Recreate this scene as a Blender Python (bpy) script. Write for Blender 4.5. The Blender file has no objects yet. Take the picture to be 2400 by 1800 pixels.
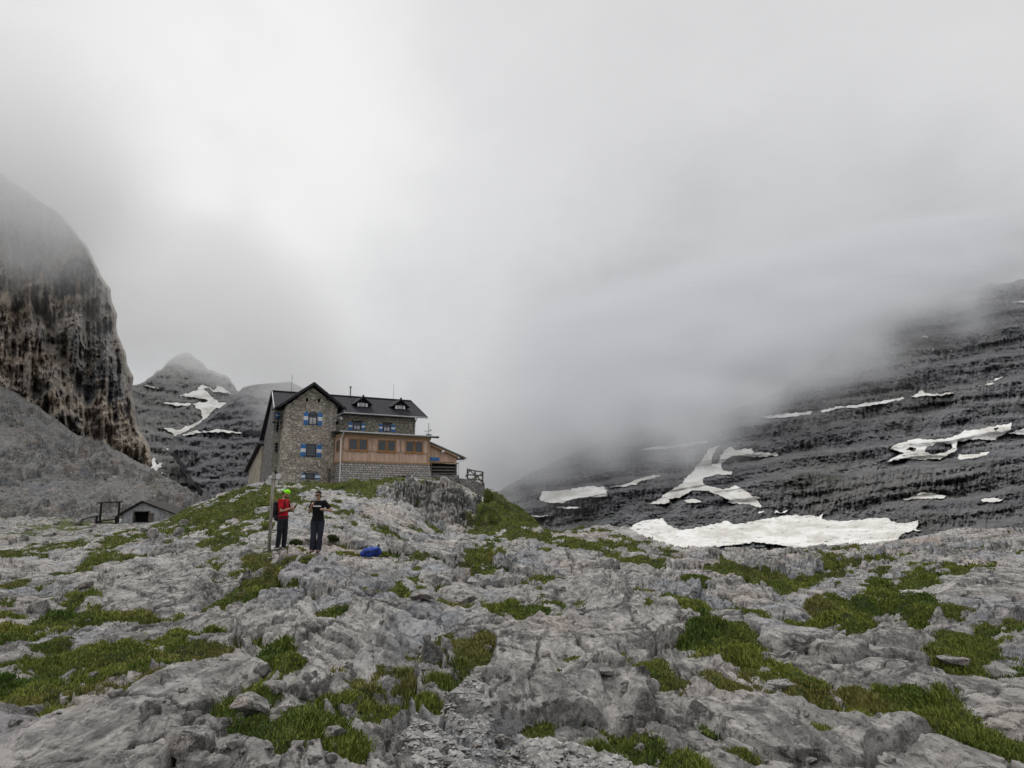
import bpy, bmesh, math, random
import numpy as np
from mathutils import Vector, Matrix, Euler

# ------------------------------------------------------------------ camera, sky, sun, exposure
SC = bpy.context.scene
COL = SC.collection
R = math.radians
FOV = R(67.0); PITCH = R(9.6); EYE = 1.6
cam_d = bpy.data.cameras.new("camera"); cam = bpy.data.objects.new("camera", cam_d); COL.objects.link(cam)
cam.location = (0, 0, EYE); cam.rotation_euler = (R(90) + PITCH, 0, 0)
cam_d.sensor_fit = 'HORIZONTAL'; cam_d.angle = FOV; cam_d.clip_start = 0.1; cam_d.clip_end = 20000
SC.camera = cam
SC.view_settings.view_transform = 'Standard'; SC.view_settings.look = 'None'
SC.view_settings.exposure = 0.0; SC.view_settings.gamma = 1.0; SC.view_settings.use_curve_mapping = False
SC.render.engine = 'CYCLES'
cy = SC.cycles
cy.use_denoising = True
try: cy.denoiser = 'OPENIMAGEDENOISE'
except Exception: pass
cy.max_bounces = 8; cy.diffuse_bounces = 3; cy.glossy_bounces = 2; cy.transmission_bounces = 2
cy.volume_bounces = 6; cy.transparent_max_bounces = 8
cy.use_adaptive_sampling = True; cy.adaptive_threshold = 0.02

F = 1200 / math.tan(FOV / 2); cP, sP = math.cos(PITCH), math.sin(PITCH)
def ray(px, py):
    """direction of a point of the 2400x1800 photograph, scaled to unit depth along y"""
    dx = (np.asarray(px, float) - 1200) / F; dy = (900 - np.asarray(py, float)) / F
    y = cP - dy * sP
    return dx / y, (sP + dy * cP) / y
def at(px, py, Y):
    rx, rz = ray(px, py)
    return rx * Y, Y + 0 * rx, rz * Y + EYE
def proj(x, y, z):
    z = z - EYE; f = y * cP + z * sP
    return 1200 + F * x / f, 900 - F * (z * cP - y * sP) / f

SUN_EL, SUN_AZ = R(48), R(-25)      # azimuth measured from +Y towards +X
sd = bpy.data.lights.new("sun", 'SUN'); sd.energy = 1.5; sd.angle = R(11); sd.color = (1.0, 0.96, 0.9)
sun = bpy.data.objects.new("sun", sd); COL.objects.link(sun)
sdir = Vector((math.sin(SUN_AZ) * math.cos(SUN_EL), math.cos(SUN_AZ) * math.cos(SUN_EL), math.sin(SUN_EL)))
sun.rotation_euler = sdir.to_track_quat('Z', 'Y').to_euler(); sun.location = (0, 0, 300)

def scl(t, v, s): return t.n('ShaderNodeVectorMath', {0: v, 1: s}, operation='MULTIPLY').outputs[0]
class NT:
    """small helper for writing node trees"""
    def __init__(s, tree): s.t = tree; s.t.nodes.clear()
    def n(s, typ, inp=None, **kw):
        nd = s.t.nodes.new(typ)
        for k, v in kw.items(): setattr(nd, k, v)
        for k, v in (inp or {}).items():
            so = nd.inputs[k]
            if isinstance(v, bpy.types.NodeSocket): s.t.links.new(v, so)
            elif isinstance(v, bpy.types.Node): s.t.links.new(v.outputs[0], so)
            else: so.default_value = v
        return nd
    def math(s, op, a, b=0.0, clamp=False):
        return s.n('ShaderNodeMath', {0: a, 1: b}, operation=op, use_clamp=clamp).outputs[0]
    def maprange(s, v, a, b, c=0.0, d=1.0, smooth=True):
        return s.n('ShaderNodeMapRange', {0: v, 1: a, 2: b, 3: c, 4: d}, interpolation_type='SMOOTHSTEP' if smooth else 'LINEAR').outputs[0]
    def mix(s, f, a, b, blend='MIX'):
        nd = s.t.nodes.new('ShaderNodeMix'); nd.data_type = 'RGBA'; nd.blend_type = blend
        for i, v in ((0, f), (6, a), (7, b)):
            if isinstance(v, bpy.types.Node): v = v.outputs[0]
            if isinstance(v, bpy.types.NodeSocket): s.t.links.new(v, nd.inputs[i])
            elif i == 0: nd.inputs[i].default_value = v
            else: nd.inputs[i].default_value = (*v, 1) if len(v) == 3 else v
        return nd.outputs[2]
    def noise(s, vec, scale, detail=4, rough=0.55, dist=0.0, out=0):
        i = {'Scale': scale, 'Detail': detail, 'Roughness': rough, 'Distortion': dist}
        if vec is not None: i['Vector'] = vec
        return s.n('ShaderNodeTexNoise', i).outputs[out]

def build_world():
    w = bpy.data.worlds.new("World"); SC.world = w; w.use_nodes = True
    t = NT(w.node_tree)
    sky = t.n('ShaderNodeTexSky', sky_type='NISHITA', sun_disc=False, sun_elevation=SUN_EL, sun_rotation=SUN_AZ)
    bg1 = t.n('ShaderNodeBackground', {'Color': sky.outputs[0], 'Strength': 0.08})
    tc = t.n('ShaderNodeTexCoord'); d = tc.outputs['Generated']
    # cloud deck: brightness by direction (thin cloud near the sun, thick low cloud towards the mountains)
    wob = t.noise(d, 2.6, 6, 0.55, 0.0, out=1)
    dv = t.n('ShaderNodeVectorMath', {0: wob, 1: (0.5, 0.5, 0.5)}, operation='SUBTRACT').outputs[0]
    dv = t.n('ShaderNodeVectorMath', {0: dv, 3: 0.26}, operation='SCALE').outputs[0]
    dw = t.n('ShaderNodeVectorMath', {0: d, 1: dv}, operation='ADD').outputs[0]
    dw = t.n('ShaderNodeVectorMath', {0: dw}, operation='NORMALIZE').outputs[0]
    def spot(px, py, inner, outer, src=dw):
        rx, rz = ray(px, py); v = Vector((float(rx), 1, float(rz))).normalized()
        dt = t.n('ShaderNodeVectorMath', {0: src, 1: tuple(v)}, operation='DOT_PRODUCT').outputs[1]
        return t.maprange(dt, math.cos(R(outer)), math.cos(R(inner)))
    base = (0.70, 0.70, 0.705)
    sep = t.n('ShaderNodeSeparateXYZ', {0: dw})
    el = t.maprange(sep.outputs[2], 0.02, 0.45)
    c = t.mix(el, (0.41, 0.42, 0.44), base)
    c = t.mix(t.math('MULTIPLY', spot(1900, 880, 2, 22), 0.3), c, (0.30, 0.31, 0.33))
    c = t.mix(t.math('MULTIPLY', spot(1450, 1000, 2, 16), 0.5), c, (0.31, 0.32, 0.345))
    c = t.mix(t.math('MULTIPLY', spot(330, 660, 1, 12), 0.35), c, (0.40, 0.42, 0.45))
    c = t.mix(t.math('MULTIPLY', spot(250, 520, 4, 17), 0.35), c, (0.56, 0.56, 0.575))
    c = t.mix(t.math('MULTIPLY', spot(620, 250, 1, 25), 0.55), c, (0.84, 0.84, 0.85))
    c = t.mix(t.math('MULTIPLY', spot(700, 260, 0.5, 12), 0.5), c, (0.93, 0.93, 0.92))
    c = t.mix(t.math('MULTIPLY', spot(640, 480, 0.3, 12), 0.45), c, (0.88, 0.88, 0.86))
    c = t.mix(t.math('MULTIPLY', spot(500, 60, 1, 18), 0.6), c, (0.93, 0.93, 0.92))
    c = t.mix(t.math('MULTIPLY', spot(420, 865, 0.5, 4.5), 0.8), c, (0.62, 0.64, 0.66))
    c = t.mix(t.maprange(t.n('ShaderNodeSeparateXYZ', {0: d}).outputs[2], .60, .92), c, (1.3, 1.3, 1.28))
    wisp = t.noise(scl(t, d, (1, 1, 1.7)), 4.0, 9, 0.62, 0.0)
    c = t.mix(0.22, c, t.n('ShaderNodeCombineColor', {0: wisp, 1: wisp, 2: wisp}), 'OVERLAY')
    bg2 = t.n('ShaderNodeBackground', {'Color': c, 'Strength': 1.0})
    ms = t.n('ShaderNodeMixShader', {0: 0.97, 1: bg1.outputs[0], 2: bg2.outputs[0]})
    t.n('ShaderNodeOutputWorld', {'Surface': ms.outputs[0]})
build_world()

# ------------------------------------------------------------------ scene helpers
def tag(o, label=None, cat=None, group=None, kind=None):
    if label: o['label'] = label
    if cat: o['category'] = cat
    if group: o['group'] = group
    if kind: o['kind'] = kind
    return o
def empty(name, loc, label, cat, group=None, rotz=0.0):
    o = bpy.data.objects.new(name, None); COL.objects.link(o)
    o.location = loc; o.rotation_euler = (0, 0, rotz); o.empty_display_size = 0.2
    return tag(o, label, cat, group)
def link(name, me, mats, parent=None):
    o = bpy.data.objects.new(name, me); COL.objects.link(o)
    for m in (mats if isinstance(mats, (list, tuple)) else [mats]): me.materials.append(m)
    if parent: o.parent = parent
    return o
class MB:
    """collects shapes and links them as one mesh object"""
    def __init__(s): s.v = []; s.f = []; s.m = []
    def add(s, vs, fs, mi=0):
        b = len(s.v); s.v += [tuple(v) for v in vs]
        s.f += [tuple(b + i for i in f) for f in fs]; s.m += [mi] * len(fs)
    def box(s, a, b, mi=0):
        (x0, y0, z0), (x1, y1, z1) = a, b
        s.add([(x0, y0, z0), (x1, y0, z0), (x1, y1, z0), (x0, y1, z0), (x0, y0, z1), (x1, y0, z1), (x1, y1, z1), (x0, y1, z1)],
              [(0, 3, 2, 1), (4, 5, 6, 7), (0, 1, 5, 4), (1, 2, 6, 5), (2, 3, 7, 6), (3, 0, 4, 7)], mi)
    def slab(s, quad, th, mi=0):
        """quad of 4 points thickened by th against its normal"""
        q = [Vector(p) for p in quad]; n = (q[1] - q[0]).cross(q[3] - q[0]).normalized() * th
        s.add(q + [p - n for p in q], [(0, 1, 2, 3), (7, 6, 5, 4), (0, 4, 5, 1), (1, 5, 6, 2), (2, 6, 7, 3), (3, 7, 4, 0)], mi)
    def prism(s, poly, d, mi=0):
        """closed prism: polygon points and an offset vector"""
        n = len(poly); d = Vector(d); q = [Vector(p) for p in poly]
        s.add(q + [p + d for p in q], [tuple(range(n)), tuple(range(2 * n - 1, n - 1, -1))] +
              [(i, i + n, (i + 1) % n + n, (i + 1) % n) for i in range(n)], mi)
    def tube(s, pts, r, n=8, mi=0, cap=True):
        pts = [Vector(p) for p in pts]; rs = r if isinstance(r, (list, tuple)) else [r] * len(pts)
        b = len(s.v); ref = Vector((0.13, 0.2, 1)).normalized(); vs = []
        for i, p in enumerate(pts):
            t = (pts[min(i + 1, len(pts) - 1)] - pts[max(i - 1, 0)]).normalized()
            a = t.cross(ref)
            if a.length < 0.1: a = t.cross(Vector((1, 0, 0)))
            a.normalize(); c = t.cross(a)
            vs += [p + (a * math.cos(2 * math.pi * k / n) + c * math.sin(2 * math.pi * k / n)) * rs[i] for k in range(n)]
        fs = [(i * n + k, i * n + (k + 1) % n, (i + 1) * n + (k + 1) % n, (i + 1) * n + k) for i in range(len(pts) - 1) for k in range(n)]
        if cap: fs += [tuple(range(n - 1, -1, -1)), tuple((len(pts) - 1) * n + k for k in range(n))]
        s.add(vs, fs, mi)
    def build(s, name, mats, parent=None, bevel=0.0, smooth=False):
        me = bpy.data.meshes.new(name); me.from_pydata(s.v, [], s.f)
        me.polygons.foreach_set('material_index', s.m)
        bm = bmesh.new(); bm.from_mesh(me); bmesh.ops.recalc_face_normals(bm, faces=bm.faces)
        if bevel: bmesh.ops.bevel(bm, geom=bm.edges[:], offset=bevel, segments=1, affect='EDGES')
        if smooth:
            for f in bm.faces: f.smooth = True
        bm.to_mesh(me); bm.free()
        return link(name, me, mats, parent)
def np_mesh(name, P, quads, mats, attrs=None, parent=None, smooth=True, colors=None):
    me = bpy.data.meshes.new(name); k = quads.shape[1]
    me.vertices.add(len(P)); me.vertices.foreach_set('co', P.astype(np.float32).ravel())
    me.loops.add(quads.size); me.loops.foreach_set('vertex_index', quads.astype(np.int32).ravel())
    me.polygons.add(len(quads)); me.polygons.foreach_set('loop_start', np.arange(0, quads.size, k, dtype=np.int32))
    me.polygons.foreach_set('use_smooth', np.full(len(quads), smooth))
    me.update(calc_edges=True)
    for an, av in (attrs or {}).items():
        a = me.attributes.new(an, 'FLOAT', 'POINT'); a.data.foreach_set('value', av.astype(np.float32).ravel())
    if colors is not None:
        a = me.attributes.new('tone', 'FLOAT_COLOR', 'POINT')
        a.data.foreach_set('color', np.concatenate([colors, np.ones((len(colors), 1))], 1).astype(np.float32).ravel())
    return link(name, me, mats, parent)
def grid_quads(nr, nc):
    i = np.arange(nr - 1)[:, None] * nc + np.arange(nc - 1)[None, :]
    return np.stack([i, i + 1, i + nc + 1, i + nc], -1).reshape(-1, 4)

# ------------------------------------------------------------------ noise
def _h(ix, iy, seed):
    with np.errstate(over='ignore'):
        h = (ix.astype(np.int64).astype(np.uint32) * np.uint32(374761393) + iy.astype(np.int64).astype(np.uint32) * np.uint32(668265263) + np.uint32((seed * 974634777) & 0xffffffff))
        h = (h ^ (h >> np.uint32(13))) * np.uint32(1274126177); h = h ^ (h >> np.uint32(16))
        h = h * np.uint32(2246822519); h = h ^ (h >> np.uint32(15))
    return h
def _u(h): return h.astype(np.float64) / 4294967296.0
def gn(x, y, seed=0):
    ix = np.floor(x); iy = np.floor(y); fx = x - ix; fy = y - iy
    u = fx * fx * fx * (fx * (fx * 6 - 15) + 10); v = fy * fy * fy * (fy * (fy * 6 - 15) + 10)
    def g(ax, ay):
        a = _u(_h(ix + ax, iy + ay, seed)) * 6.2831853
        return np.cos(a) * (fx - ax) + np.sin(a) * (fy - ay)
    a = g(0, 0); b = g(1, 0); c = g(0, 1); d = g(1, 1)
    return (a + (b - a) * u + (c - a) * v + (a - b - c + d) * u * v) * 1.5
def fbm(x, y, o=5, seed=0, gain=0.5):
    s = 0; a = 1; n = 0
    for i in range(o):
        s = s + a * gn(x * 2 ** i + i * 17.3, y * 2 ** i + i * 9.1, seed + i); n += a; a *= gain
    return s / n * 1.4
def ridged(x, y, o=4, seed=0):
    s = 0; a = 1; n = 0
    for i in range(o):
        s = s + a * (1 - np.abs(gn(x * 2 ** i + i * 7.3, y * 2 ** i + i * 3.1, seed + i)) * 2.2); n += a; a *= 0.5
    return s / n
def worley(x, y, seed=0):
    """distance to nearest, second nearest minus nearest, random id, offset to the nearest centre"""
    ix = np.floor(x); iy = np.floor(y)
    f1 = np.full(x.shape, 9.0); f2 = np.full(x.shape, 9.0); idv = np.zeros(x.shape); ox = np.zeros(x.shape); oy = np.zeros(x.shape); id2 = np.zeros(x.shape)
    for ax in (-1, 0, 1):
        for ay in (-1, 0, 1):
            h = _h(ix + ax, iy + ay, seed); cx = ix + ax + _u(h); cyy = iy + ay + _u(_h(ix + ax, iy + ay, seed + 71))
            d = np.hypot(x - cx, y - cyy); m = d < f1
            f2 = np.where(m, f1, np.minimum(f2, d))
            idv = np.where(m, _u(_h(ix + ax, iy + ay, seed + 5)), idv); id2 = np.where(m, _u(_h(ix + ax, iy + ay, seed + 9)), id2)
            ox = np.where(m, x - cx, ox); oy = np.where(m, y - cyy, oy); f1 = np.where(m, d, f1)
    return f1, f2 - f1, idv, id2, ox, oy
def sst(a, b, x):
    t = np.clip((x - a) / (b - a), 0, 1); return t * t * (3 - 2 * t)

# ------------------------------------------------------------------ the near ground
YR = [2.0, 5, 7, 10, 15, 23, 30, 40, 50, 58, 64, 70, 80, 95, 110]
TB = {-900: [2600, 1800, 1630, 1515, 1435, 1370, 1345, 1325, 1310, 1300, 1290, 1278, 1262, 1240, 1222],
      0:    [2600, 1800, 1630, 1510, 1425, 1365, 1340, 1320, 1306, 1296, 1285, 1272, 1255, 1235, 1215],
      300:  [2600, 1800, 1620, 1495, 1405, 1345, 1312, 1285, 1264, 1257, 1252, 1248, 1241, 1229, 1212],
      400:  [2600, 1800, 1618, 1493, 1400, 1335, 1300, 1268, 1243, 1230, 1224, 1222, 1224, 1222, 1212],
      480:  [2600, 1800, 1615, 1490, 1395, 1325, 1285, 1245, 1215, 1192, 1182, 1180, 1192, 1205, 1205],
      600:  [2600, 1800, 1615, 1488, 1390, 1300, 1258, 1218, 1185, 1168, 1156, 1148, 1142, 1142, 1180],
      700:  [2600, 1800, 1615, 1488, 1385, 1284, 1245, 1208, 1175, 1158, 1147, 1138, 1130, 1128, 1160],
      820:  [2600, 1800, 1615, 1490, 1385, 1288, 1262, 1225, 1185, 1162, 1148, 1138, 1127, 1126, 1160],
      950:  [2600, 1800, 1615, 1492, 1390, 1300, 1275, 1258, 1222, 1172, 1145, 1124, 1116, 1114, 1150],
      1050: [2600, 1800, 1618, 1495, 1395, 1306, 1282, 1268, 1258, 1222, 1170, 1134, 1124, 1116, 1140],
      1120: [2600, 1800, 1618, 1495, 1398, 1310, 1284, 1268, 1260, 1236, 1200, 1172, 1162, 1150, 1160],
      1190: [2600, 1800, 1620, 1498, 1400, 1315, 1286, 1268, 1257, 1222, 1190, 1182, 1200, 1240, 1300],
      1150: [2600, 1800, 1618, 1496, 1398, 1312, 1285, 1268, 1260, 1226, 1188, 1172, 1172, 1175, 1200],
      1232: [2600, 1800, 1621, 1499, 1400, 1318, 1288, 1268, 1254, 1232, 1210, 1206, 1225, 1280, 1340],
      1270: [2600, 1800, 1622, 1500, 1400, 1320, 1290, 1268, 1249, 1243, 1250, 1275, 1320, 1360, 1400],
      1450: [2600, 1800, 1625, 1503, 1405, 1332, 1296, 1268, 1255, 1262, 1280, 1300, 1340, 1380, 1420],
      1600: [2600, 1800, 1625, 1505, 1410, 1346, 1316, 1300, 1296, 1305, 1320, 1340, 1370, 1400, 1440],
      1850: [2600, 1800, 1625, 1505, 1410, 1350, 1318, 1300, 1294, 1302, 1320, 1340, 1370, 1400, 1440],
      2050: [2600, 1800, 1625, 1505, 1408, 1345, 1308, 1286, 1277, 1282, 1300, 1320, 1360, 1400, 1440],
      2250: [2600, 1800, 1625, 1505, 1405, 1338, 1302, 1275, 1260, 1258, 1275, 1300, 1340, 1380, 1420],
      2450: [2600, 1800, 1625, 1505, 1405, 1336, 1300, 1270, 1254, 1250, 1262, 1290, 1330, 1370, 1410],
      3400: [2600, 1800, 1625, 1500, 1400, 1330, 1295, 1262, 1244, 1236, 1240, 1262, 1310, 1350, 1400]}
_px = np.array(sorted(TB)); _tc = (_px - 1200) / F
_ly = np.log(np.array(YR)); _zt = np.array([[at(p, q, y)[2] for q, y in zip(TB[p], YR)] for p in _px])
def _dense(lx, z, q):
    """monotone-ish cubic (Catmull-Rom with non-uniform knots) along the last axis"""
    i = np.clip(np.searchsorted(lx, q) - 1, 0, len(lx) - 2)
    h = np.diff(lx); d = np.diff(z, axis=-1) / h; m = np.zeros_like(z)
    m[..., 1:-1] = np.where(d[..., :-1] * d[..., 1:] > 0, 2 * d[..., :-1] * d[..., 1:] / (d[..., :-1] + d[..., 1:] + 1e-12), 0)
    m[..., 0] = d[..., 0]; m[..., -1] = d[..., -1]
    t = (q - lx[i]) / h[i]; t2 = t * t; t3 = t2 * t
    return ((2 * t3 - 3 * t2 + 1) * z[..., i] + (t3 - 2 * t2 + t) * h[i] * m[..., i] + (-2 * t3 + 3 * t2) * z[..., i + 1] + (t3 - t2) * h[i] * m[..., i + 1])
_LQ = np.linspace(_ly[0], _ly[-1], 400); _TQ = np.linspace(_tc[0], _tc[-1], 700)
_Z = _dense(_ly, _zt, _LQ)                       # columns x 400
_Z = _dense(_tc, _Z.T.copy(), _TQ)               # 400 x 700
def _smooth(a, ax, n):
    k = np.hanning(n + 2)[1:-1]; k /= k.sum(); p = [(0, 0), (0, 0)]; p[ax] = (n // 2, n // 2)
    return np.apply_along_axis(lambda r: np.convolve(r, k, 'valid'), ax, np.pad(a, p, mode='edge'))
_Z = _smooth(_Z, 1, 15)
def base_z(x, y):
    t = (x / y - _TQ[0]) / (_TQ[1] - _TQ[0]); l = (np.log(np.maximum(y, 2.0)) - _LQ[0]) / (_LQ[1] - _LQ[0])
    t = np.clip(t, 0, 698.999); l = np.clip(l, 0, 398.999); i = t.astype(int); j = l.astype(int); a = t - i; b = l - j
    return (_Z[j, i] * (1 - a) + _Z[j, i + 1] * a) * (1 - b) + (_Z[j + 1, i] * (1 - a) + _Z[j + 1, i + 1] * a) * b

# where turf lies on the slope, as seen in the photograph: centre x, y, half width, half height, slope of its long axis, weight
TURF = [(960, 1112, 60, 6, 0, .9), (1060, 1125, 50, 5, 0, .8), (900, 1128, 60, 8, .1, .8), (560, 1270, 50, 10, -.3, .6), (330, 1255, 90, 9, -.2, .8), (470, 1330, 110, 10, -.25, .7), (330, 1420, 90, 10, -.2, .7), (60, 1390, 70, 16, -.2, .7), (620, 1420, 60, 10, -.1, .5), (700, 1500, 60, 20, -.2, .5),
        (1300, 1340, 60, 10, .1, .5), (1270, 1440, 60, 12, .1, .6), (1560, 1300, 90, 10, 0, .7), (1700, 1340, 70, 10, 0, .6), (1760, 1430, 80, 14, .2, .6), (1880, 1470, 70, 14, .3, .6), (2350, 1310, 90, 10, -.1, .7), (2120, 1600, 60, 10, .2, .5), (1640, 1620, 60, 12, .3, .6), (1750, 1700, 60, 12, .2, .6), (2050, 1760, 60, 12, .2, .5), (1370, 1560, 40, 20, .2, .5),
        (150, 1590, 330, 75, -.18, 1.0), (60, 1500, 110, 16, -.15, .8), (330, 1530, 230, 50, -.2, .9), (640, 1570, 60, 55, -.2, .8), (560, 1690, 90, 60, -.3, .8), (100, 1660, 200, 55, -.15, 1),
        (700, 1760, 170, 50, -.1, 1), (900, 1650, 80, 45, -.3, .7), (420, 1490, 110, 28, -.22, .8), (200, 1440, 160, 20, -.2, .7), (240, 1320, 130, 20, -.35, .9), (60, 1300, 120, 9, -.15, 1),
        (420, 1270, 120, 12, -.2, .7), (520, 1225, 170, 13, -.3, .8), (590, 1180, 110, 22, -.25, 1.1), (480, 1205, 90, 14, -.3, 1), (650, 1310, 70, 22, -.3, .9), (560, 1365, 70, 8, -.2, .6),
        (1080, 1530, 55, 60, .2, 1), (1040, 1590, 50, 60, .5, .9), (920, 1375, 80, 18, 0, .8), (800, 1440, 60, 20, .1, .6), (1130, 1300, 60, 14, .1, .7), (1200, 1205, 50, 45, .3, 1.6), (1190, 1240, 70, 26, 0, 1.3),
        (1330, 1270, 90, 14, .1, .8), (1430, 1270, 110, 12, .1, .8), (1600, 1430, 120, 28, .25, .7), (1660, 1490, 110, 30, .2, .65), (1380, 1300, 60, 12, .1, .5), (1500, 1410, 60, 14, 0, .5),
        (1960, 1600, 130, 24, .32, 1.1), (2200, 1640, 180, 24, .27, 1.2), (2370, 1690, 90, 26, .25, 1), (1750, 1560, 110, 20, .25, .7), (2050, 1420, 170, 26, -.08, 1.0), (2180, 1450, 90, 20, -.05, 1.0), (2000, 1470, 80, 22, 0, .9),
        (2240, 1520, 100, 28, -.1, 1), (2330, 1480, 80, 14, -.1, .9), (1960, 1310, 60, 14, -.1, .8), (2250, 1340, 120, 12, -.15, .6), (2100, 1300, 90, 8, -.1, .5), (2160, 1350, 150, 12, -.1, .7), (1850, 1330, 50, 20, 0, .5),
        (1480, 1540, 50, 24, .3, .7), (1480, 1650, 70, 45, .2, .7), (1560, 1740, 70, 35, .2, .9), (1930, 1650, 60, 18, .3, .7), (2190, 1710, 60, 16, .2, .5), (1840, 1770, 40, 20, .2, .6), (2330, 1785, 110, 18, 0, .8),
        (1150, 1765, 60, 18, 0, .5), (800, 1140, 150, 10, 0, .8), (960, 1110, 60, 8, 0, .5), (740, 1172, 60, 12, 0, .5), (850, 1285, 30, 10, 0, .4), (180, 1225, 70, 16, 0, .8), (1230, 1210, 60, 18, 0, .8)]
# ledges and hollows that lie in deep shade, and clean slabs
PITS = [(980, 1352, 60, 30, .1, .45), (740, 1355, 25, 14, 0, .25), (1700, 1240, 0.1, .1, 0, 0), (1340, 1405, 40, 24, 0, .4), (1250, 1400, 16, 22, 0, .35), (1110, 1440, 60, 10, .2, .2), (900, 1642, 100, 26, -.35, .35), (1500, 1530, 40, 22, .1, .3),
        (1460, 1630, 45, 40, .2, .35), (2010, 1450, 110, 26, -.1, .4), (520, 1350, 30, 16, -.3, .35), (560, 1760, 70, 20, -.5, .3), (1440, 1380, 30, 20, 0, .3), (2180, 1530, 40, 10, 0, .25), (1290, 1660, 22, 14, .1, .15), (1850, 1360, 60, 24, -.2, .5), (1150, 1380, 40, 12, 0, .2)]
SLABS = [(1900, 1520, 260, 26, .33, 1), (2250, 1590, 220, 26, .25, 1), (2050, 1665, 260, 32, .25, 1), (2350, 1400, 100, 30, .0, 1), (2200, 1480, 60, 16, 0, .6), (780, 1330, 220, 22, -.12, .8), (350, 1455, 220, 20, -.2, 1), (480, 1400, 180, 16, -.22, .8),
         (300, 1380, 140, 14, -.22, .7), (130, 1720, 120, 30, -.2, .8), (1400, 1480, 230, 18, .18, 1), (600, 1600, 50, 26, -.5, 1), (480, 1690, 60, 50, -.5, 1), (2000, 1560, 110, 16, .3, .8), (1450, 1350, 80, 20, 0, .6)]
def field(items, u, v, wx, wy, soft=0.45):
    s = np.zeros(u.shape)
    for cx, cy_, rx, ry, sl, w in items:
        dx = u - cx + wx; dy = v - cy_ - sl * dx + wy * (0.3 + ry / 45)
        d = np.sqrt((dx / rx) ** 2 + (dy / ry) ** 2)
        s = np.maximum(s, w * (1 - sst(1 - soft, 1 + soft, d)))
    return s
KN = [None]
def ground(x, y, full=True):
    """height, turf mask, gravel mask of the near ground at any point"""
    b = base_z(x, y)
    u, v = proj(x, y, b)
    r = np.hypot(x, y)
    w1 = fbm(x * .7, y * .35, 3, 91); w2 = fbm(x * .7 + 40, y * .35, 3, 92)
    turf = field(TURF, u, v, w1 * 90, w2 * 45)
    pit = field(PITS, u, v, w1 * 25, w2 * 18); slab = field(SLABS, u, v, w1 * 60, w2 * 25)
    far = sst(28, 60, y); near = 1 - sst(12, 26, y)
    knoll = sst(860, 960, u) * (1 - sst(1150, 1200, u)) * sst(54, 59, y) * (1 - sst(66, 71, y))
    court = sst(540, 600, u) * (1 - sst(1130, 1160, u)) * sst(73, 78, y)
    # warped coordinates: the beds strike away from the viewer on both sides
    X = x + .30 * w1 + .06 * (y - 6) * np.sign(x) * 0; Y = y * .40 + .25 * w2
    right = sst(25, 40, y) * sst(.1, .3, x / y)
    X = X * (1 - .5 * right); Y = Y * (1 + 1.2 * right)
    n0 = fbm(X / 3.6 + 3, Y / 3.2, 2, 11)
    n1 = fbm(X / 1.1 + 9, Y / 1.0, 4, 23)
    f = fbm(x * 5, y * 3, 5, 61, .62)
    def plates(sx, sy, seed, dip, tl, off, crack, cw, jag=.10):
        """planar slabs: each takes the bed height at its centre, with its own tilt and a crack round it"""
        a = X / sx + jag * n1 + .03 * f; b_ = Y / sy + jag * n1
        f1, e, i1, i2, ox, oy = worley(a, b_, seed)
        return (i1, i2, e, fbm((a - ox) * sx / 3.6 + 3, (b_ - oy) * sy / 3.2, 2, 11),
                (i1 - .5) * off + ((i2 - .5) * tl + dip * np.sign(x) * sst(.3, 1.2, np.abs(x))) * ox * sx + (i1 - .6) * tl * oy * sy - crack * (1 - sst(0, cw, e)))
    i1, i2, e, nc, pa = plates(2.1, 1.5, 33, .12, .22, .22, .28, .03)
    j1, j2, e2, nc2, pb = plates(.60, .42, 47, .14, .22, .085, .11, .05, .12)
    k1, k2, e3, _, pc = plates(.20, .14, 53, .10, .22, .026, .026, .09, .15)
    i3, i4, e4, nc4, pd = plates(4.2, 3.0, 35, .06, .12, .42, .25, .05)
    slab = np.maximum(slab, 1.0 * sst(-.10, .14, fbm(x * .30 + 4, y * .13, 2, 75)) * (1 - turf))
    rough = (.3 + .7 * sst(-.25, .25, fbm(x * .35 + 2, y * .22, 2, 77))) * (1 - .75 * slab)
    grav = sst(.15, .6, field([(1230, 1775, 260, 40, 0, 1), (1120, 1670, 60, 60, .2, .75), (1010, 1730, 80, 35, 0, .7), (1330, 1745, 110, 30, 0, .8), (1080, 1590, 22, 40, 0, .5)], u, v, w1 * 70, w2 * 40) + .25 * n1) * near
    mid = 1 - sst(22, 40, y)
    h = .42 * (.45 * n0 + .55 * nc) + pa * (1 - .25 * slab) + (pb * (.45 + .9 * rough) + .10 * (nc2 - nc) * rough) * (.35 + .65 * mid) * (1 - .75 * slab) + pc * (.15 + rough) * near * (1 - .7 * slab)
    q = (.42 * n0 + .10 * n1 + .07 * X * np.sign(x) + .02 * y) / .17
    fr = q - np.floor(q); step = np.floor(q) + sst(.80, .93, fr); h = h + .10 * (step - q) * (1 - .6 * slab)
    h = h + f * (.007 + .042 * rough) + (ridged(X * 2.2, Y * 1.2, 4, 65) - .5) * .08 * (.3 + rough) * (1 - grav)
    # long joints
    h = h - .26 * (1 - sst(.0, .028, np.abs(gn(X * .60 + .05 * f, Y * .22, 58)))) * (1 - grav) * mid - .20 * (1 - sst(0, .030, np.abs(gn(X * .28 + 3, Y * 1.15 + .06 * f, 56)))) * (1 - grav)
    # thin beds cropping out: long low ledges that run away from the viewer and break off at the joints
    q1 = (X + .10 * n1 + .05 * f + i1 * 2.3 + .10 * Y) / .62; q2 = (X + .05 * n1 + .03 * f + j1 * 1.3 + .14 * Y) / .17; sg = np.where(x < 0, -1.0, 1.0)
    s1 = q1 - np.floor(q1); s2 = q2 - np.floor(q2); s1 = np.where(sg > 0, s1, 1 - s1); s2 = np.where(sg > 0, s2, 1 - s2)
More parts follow.
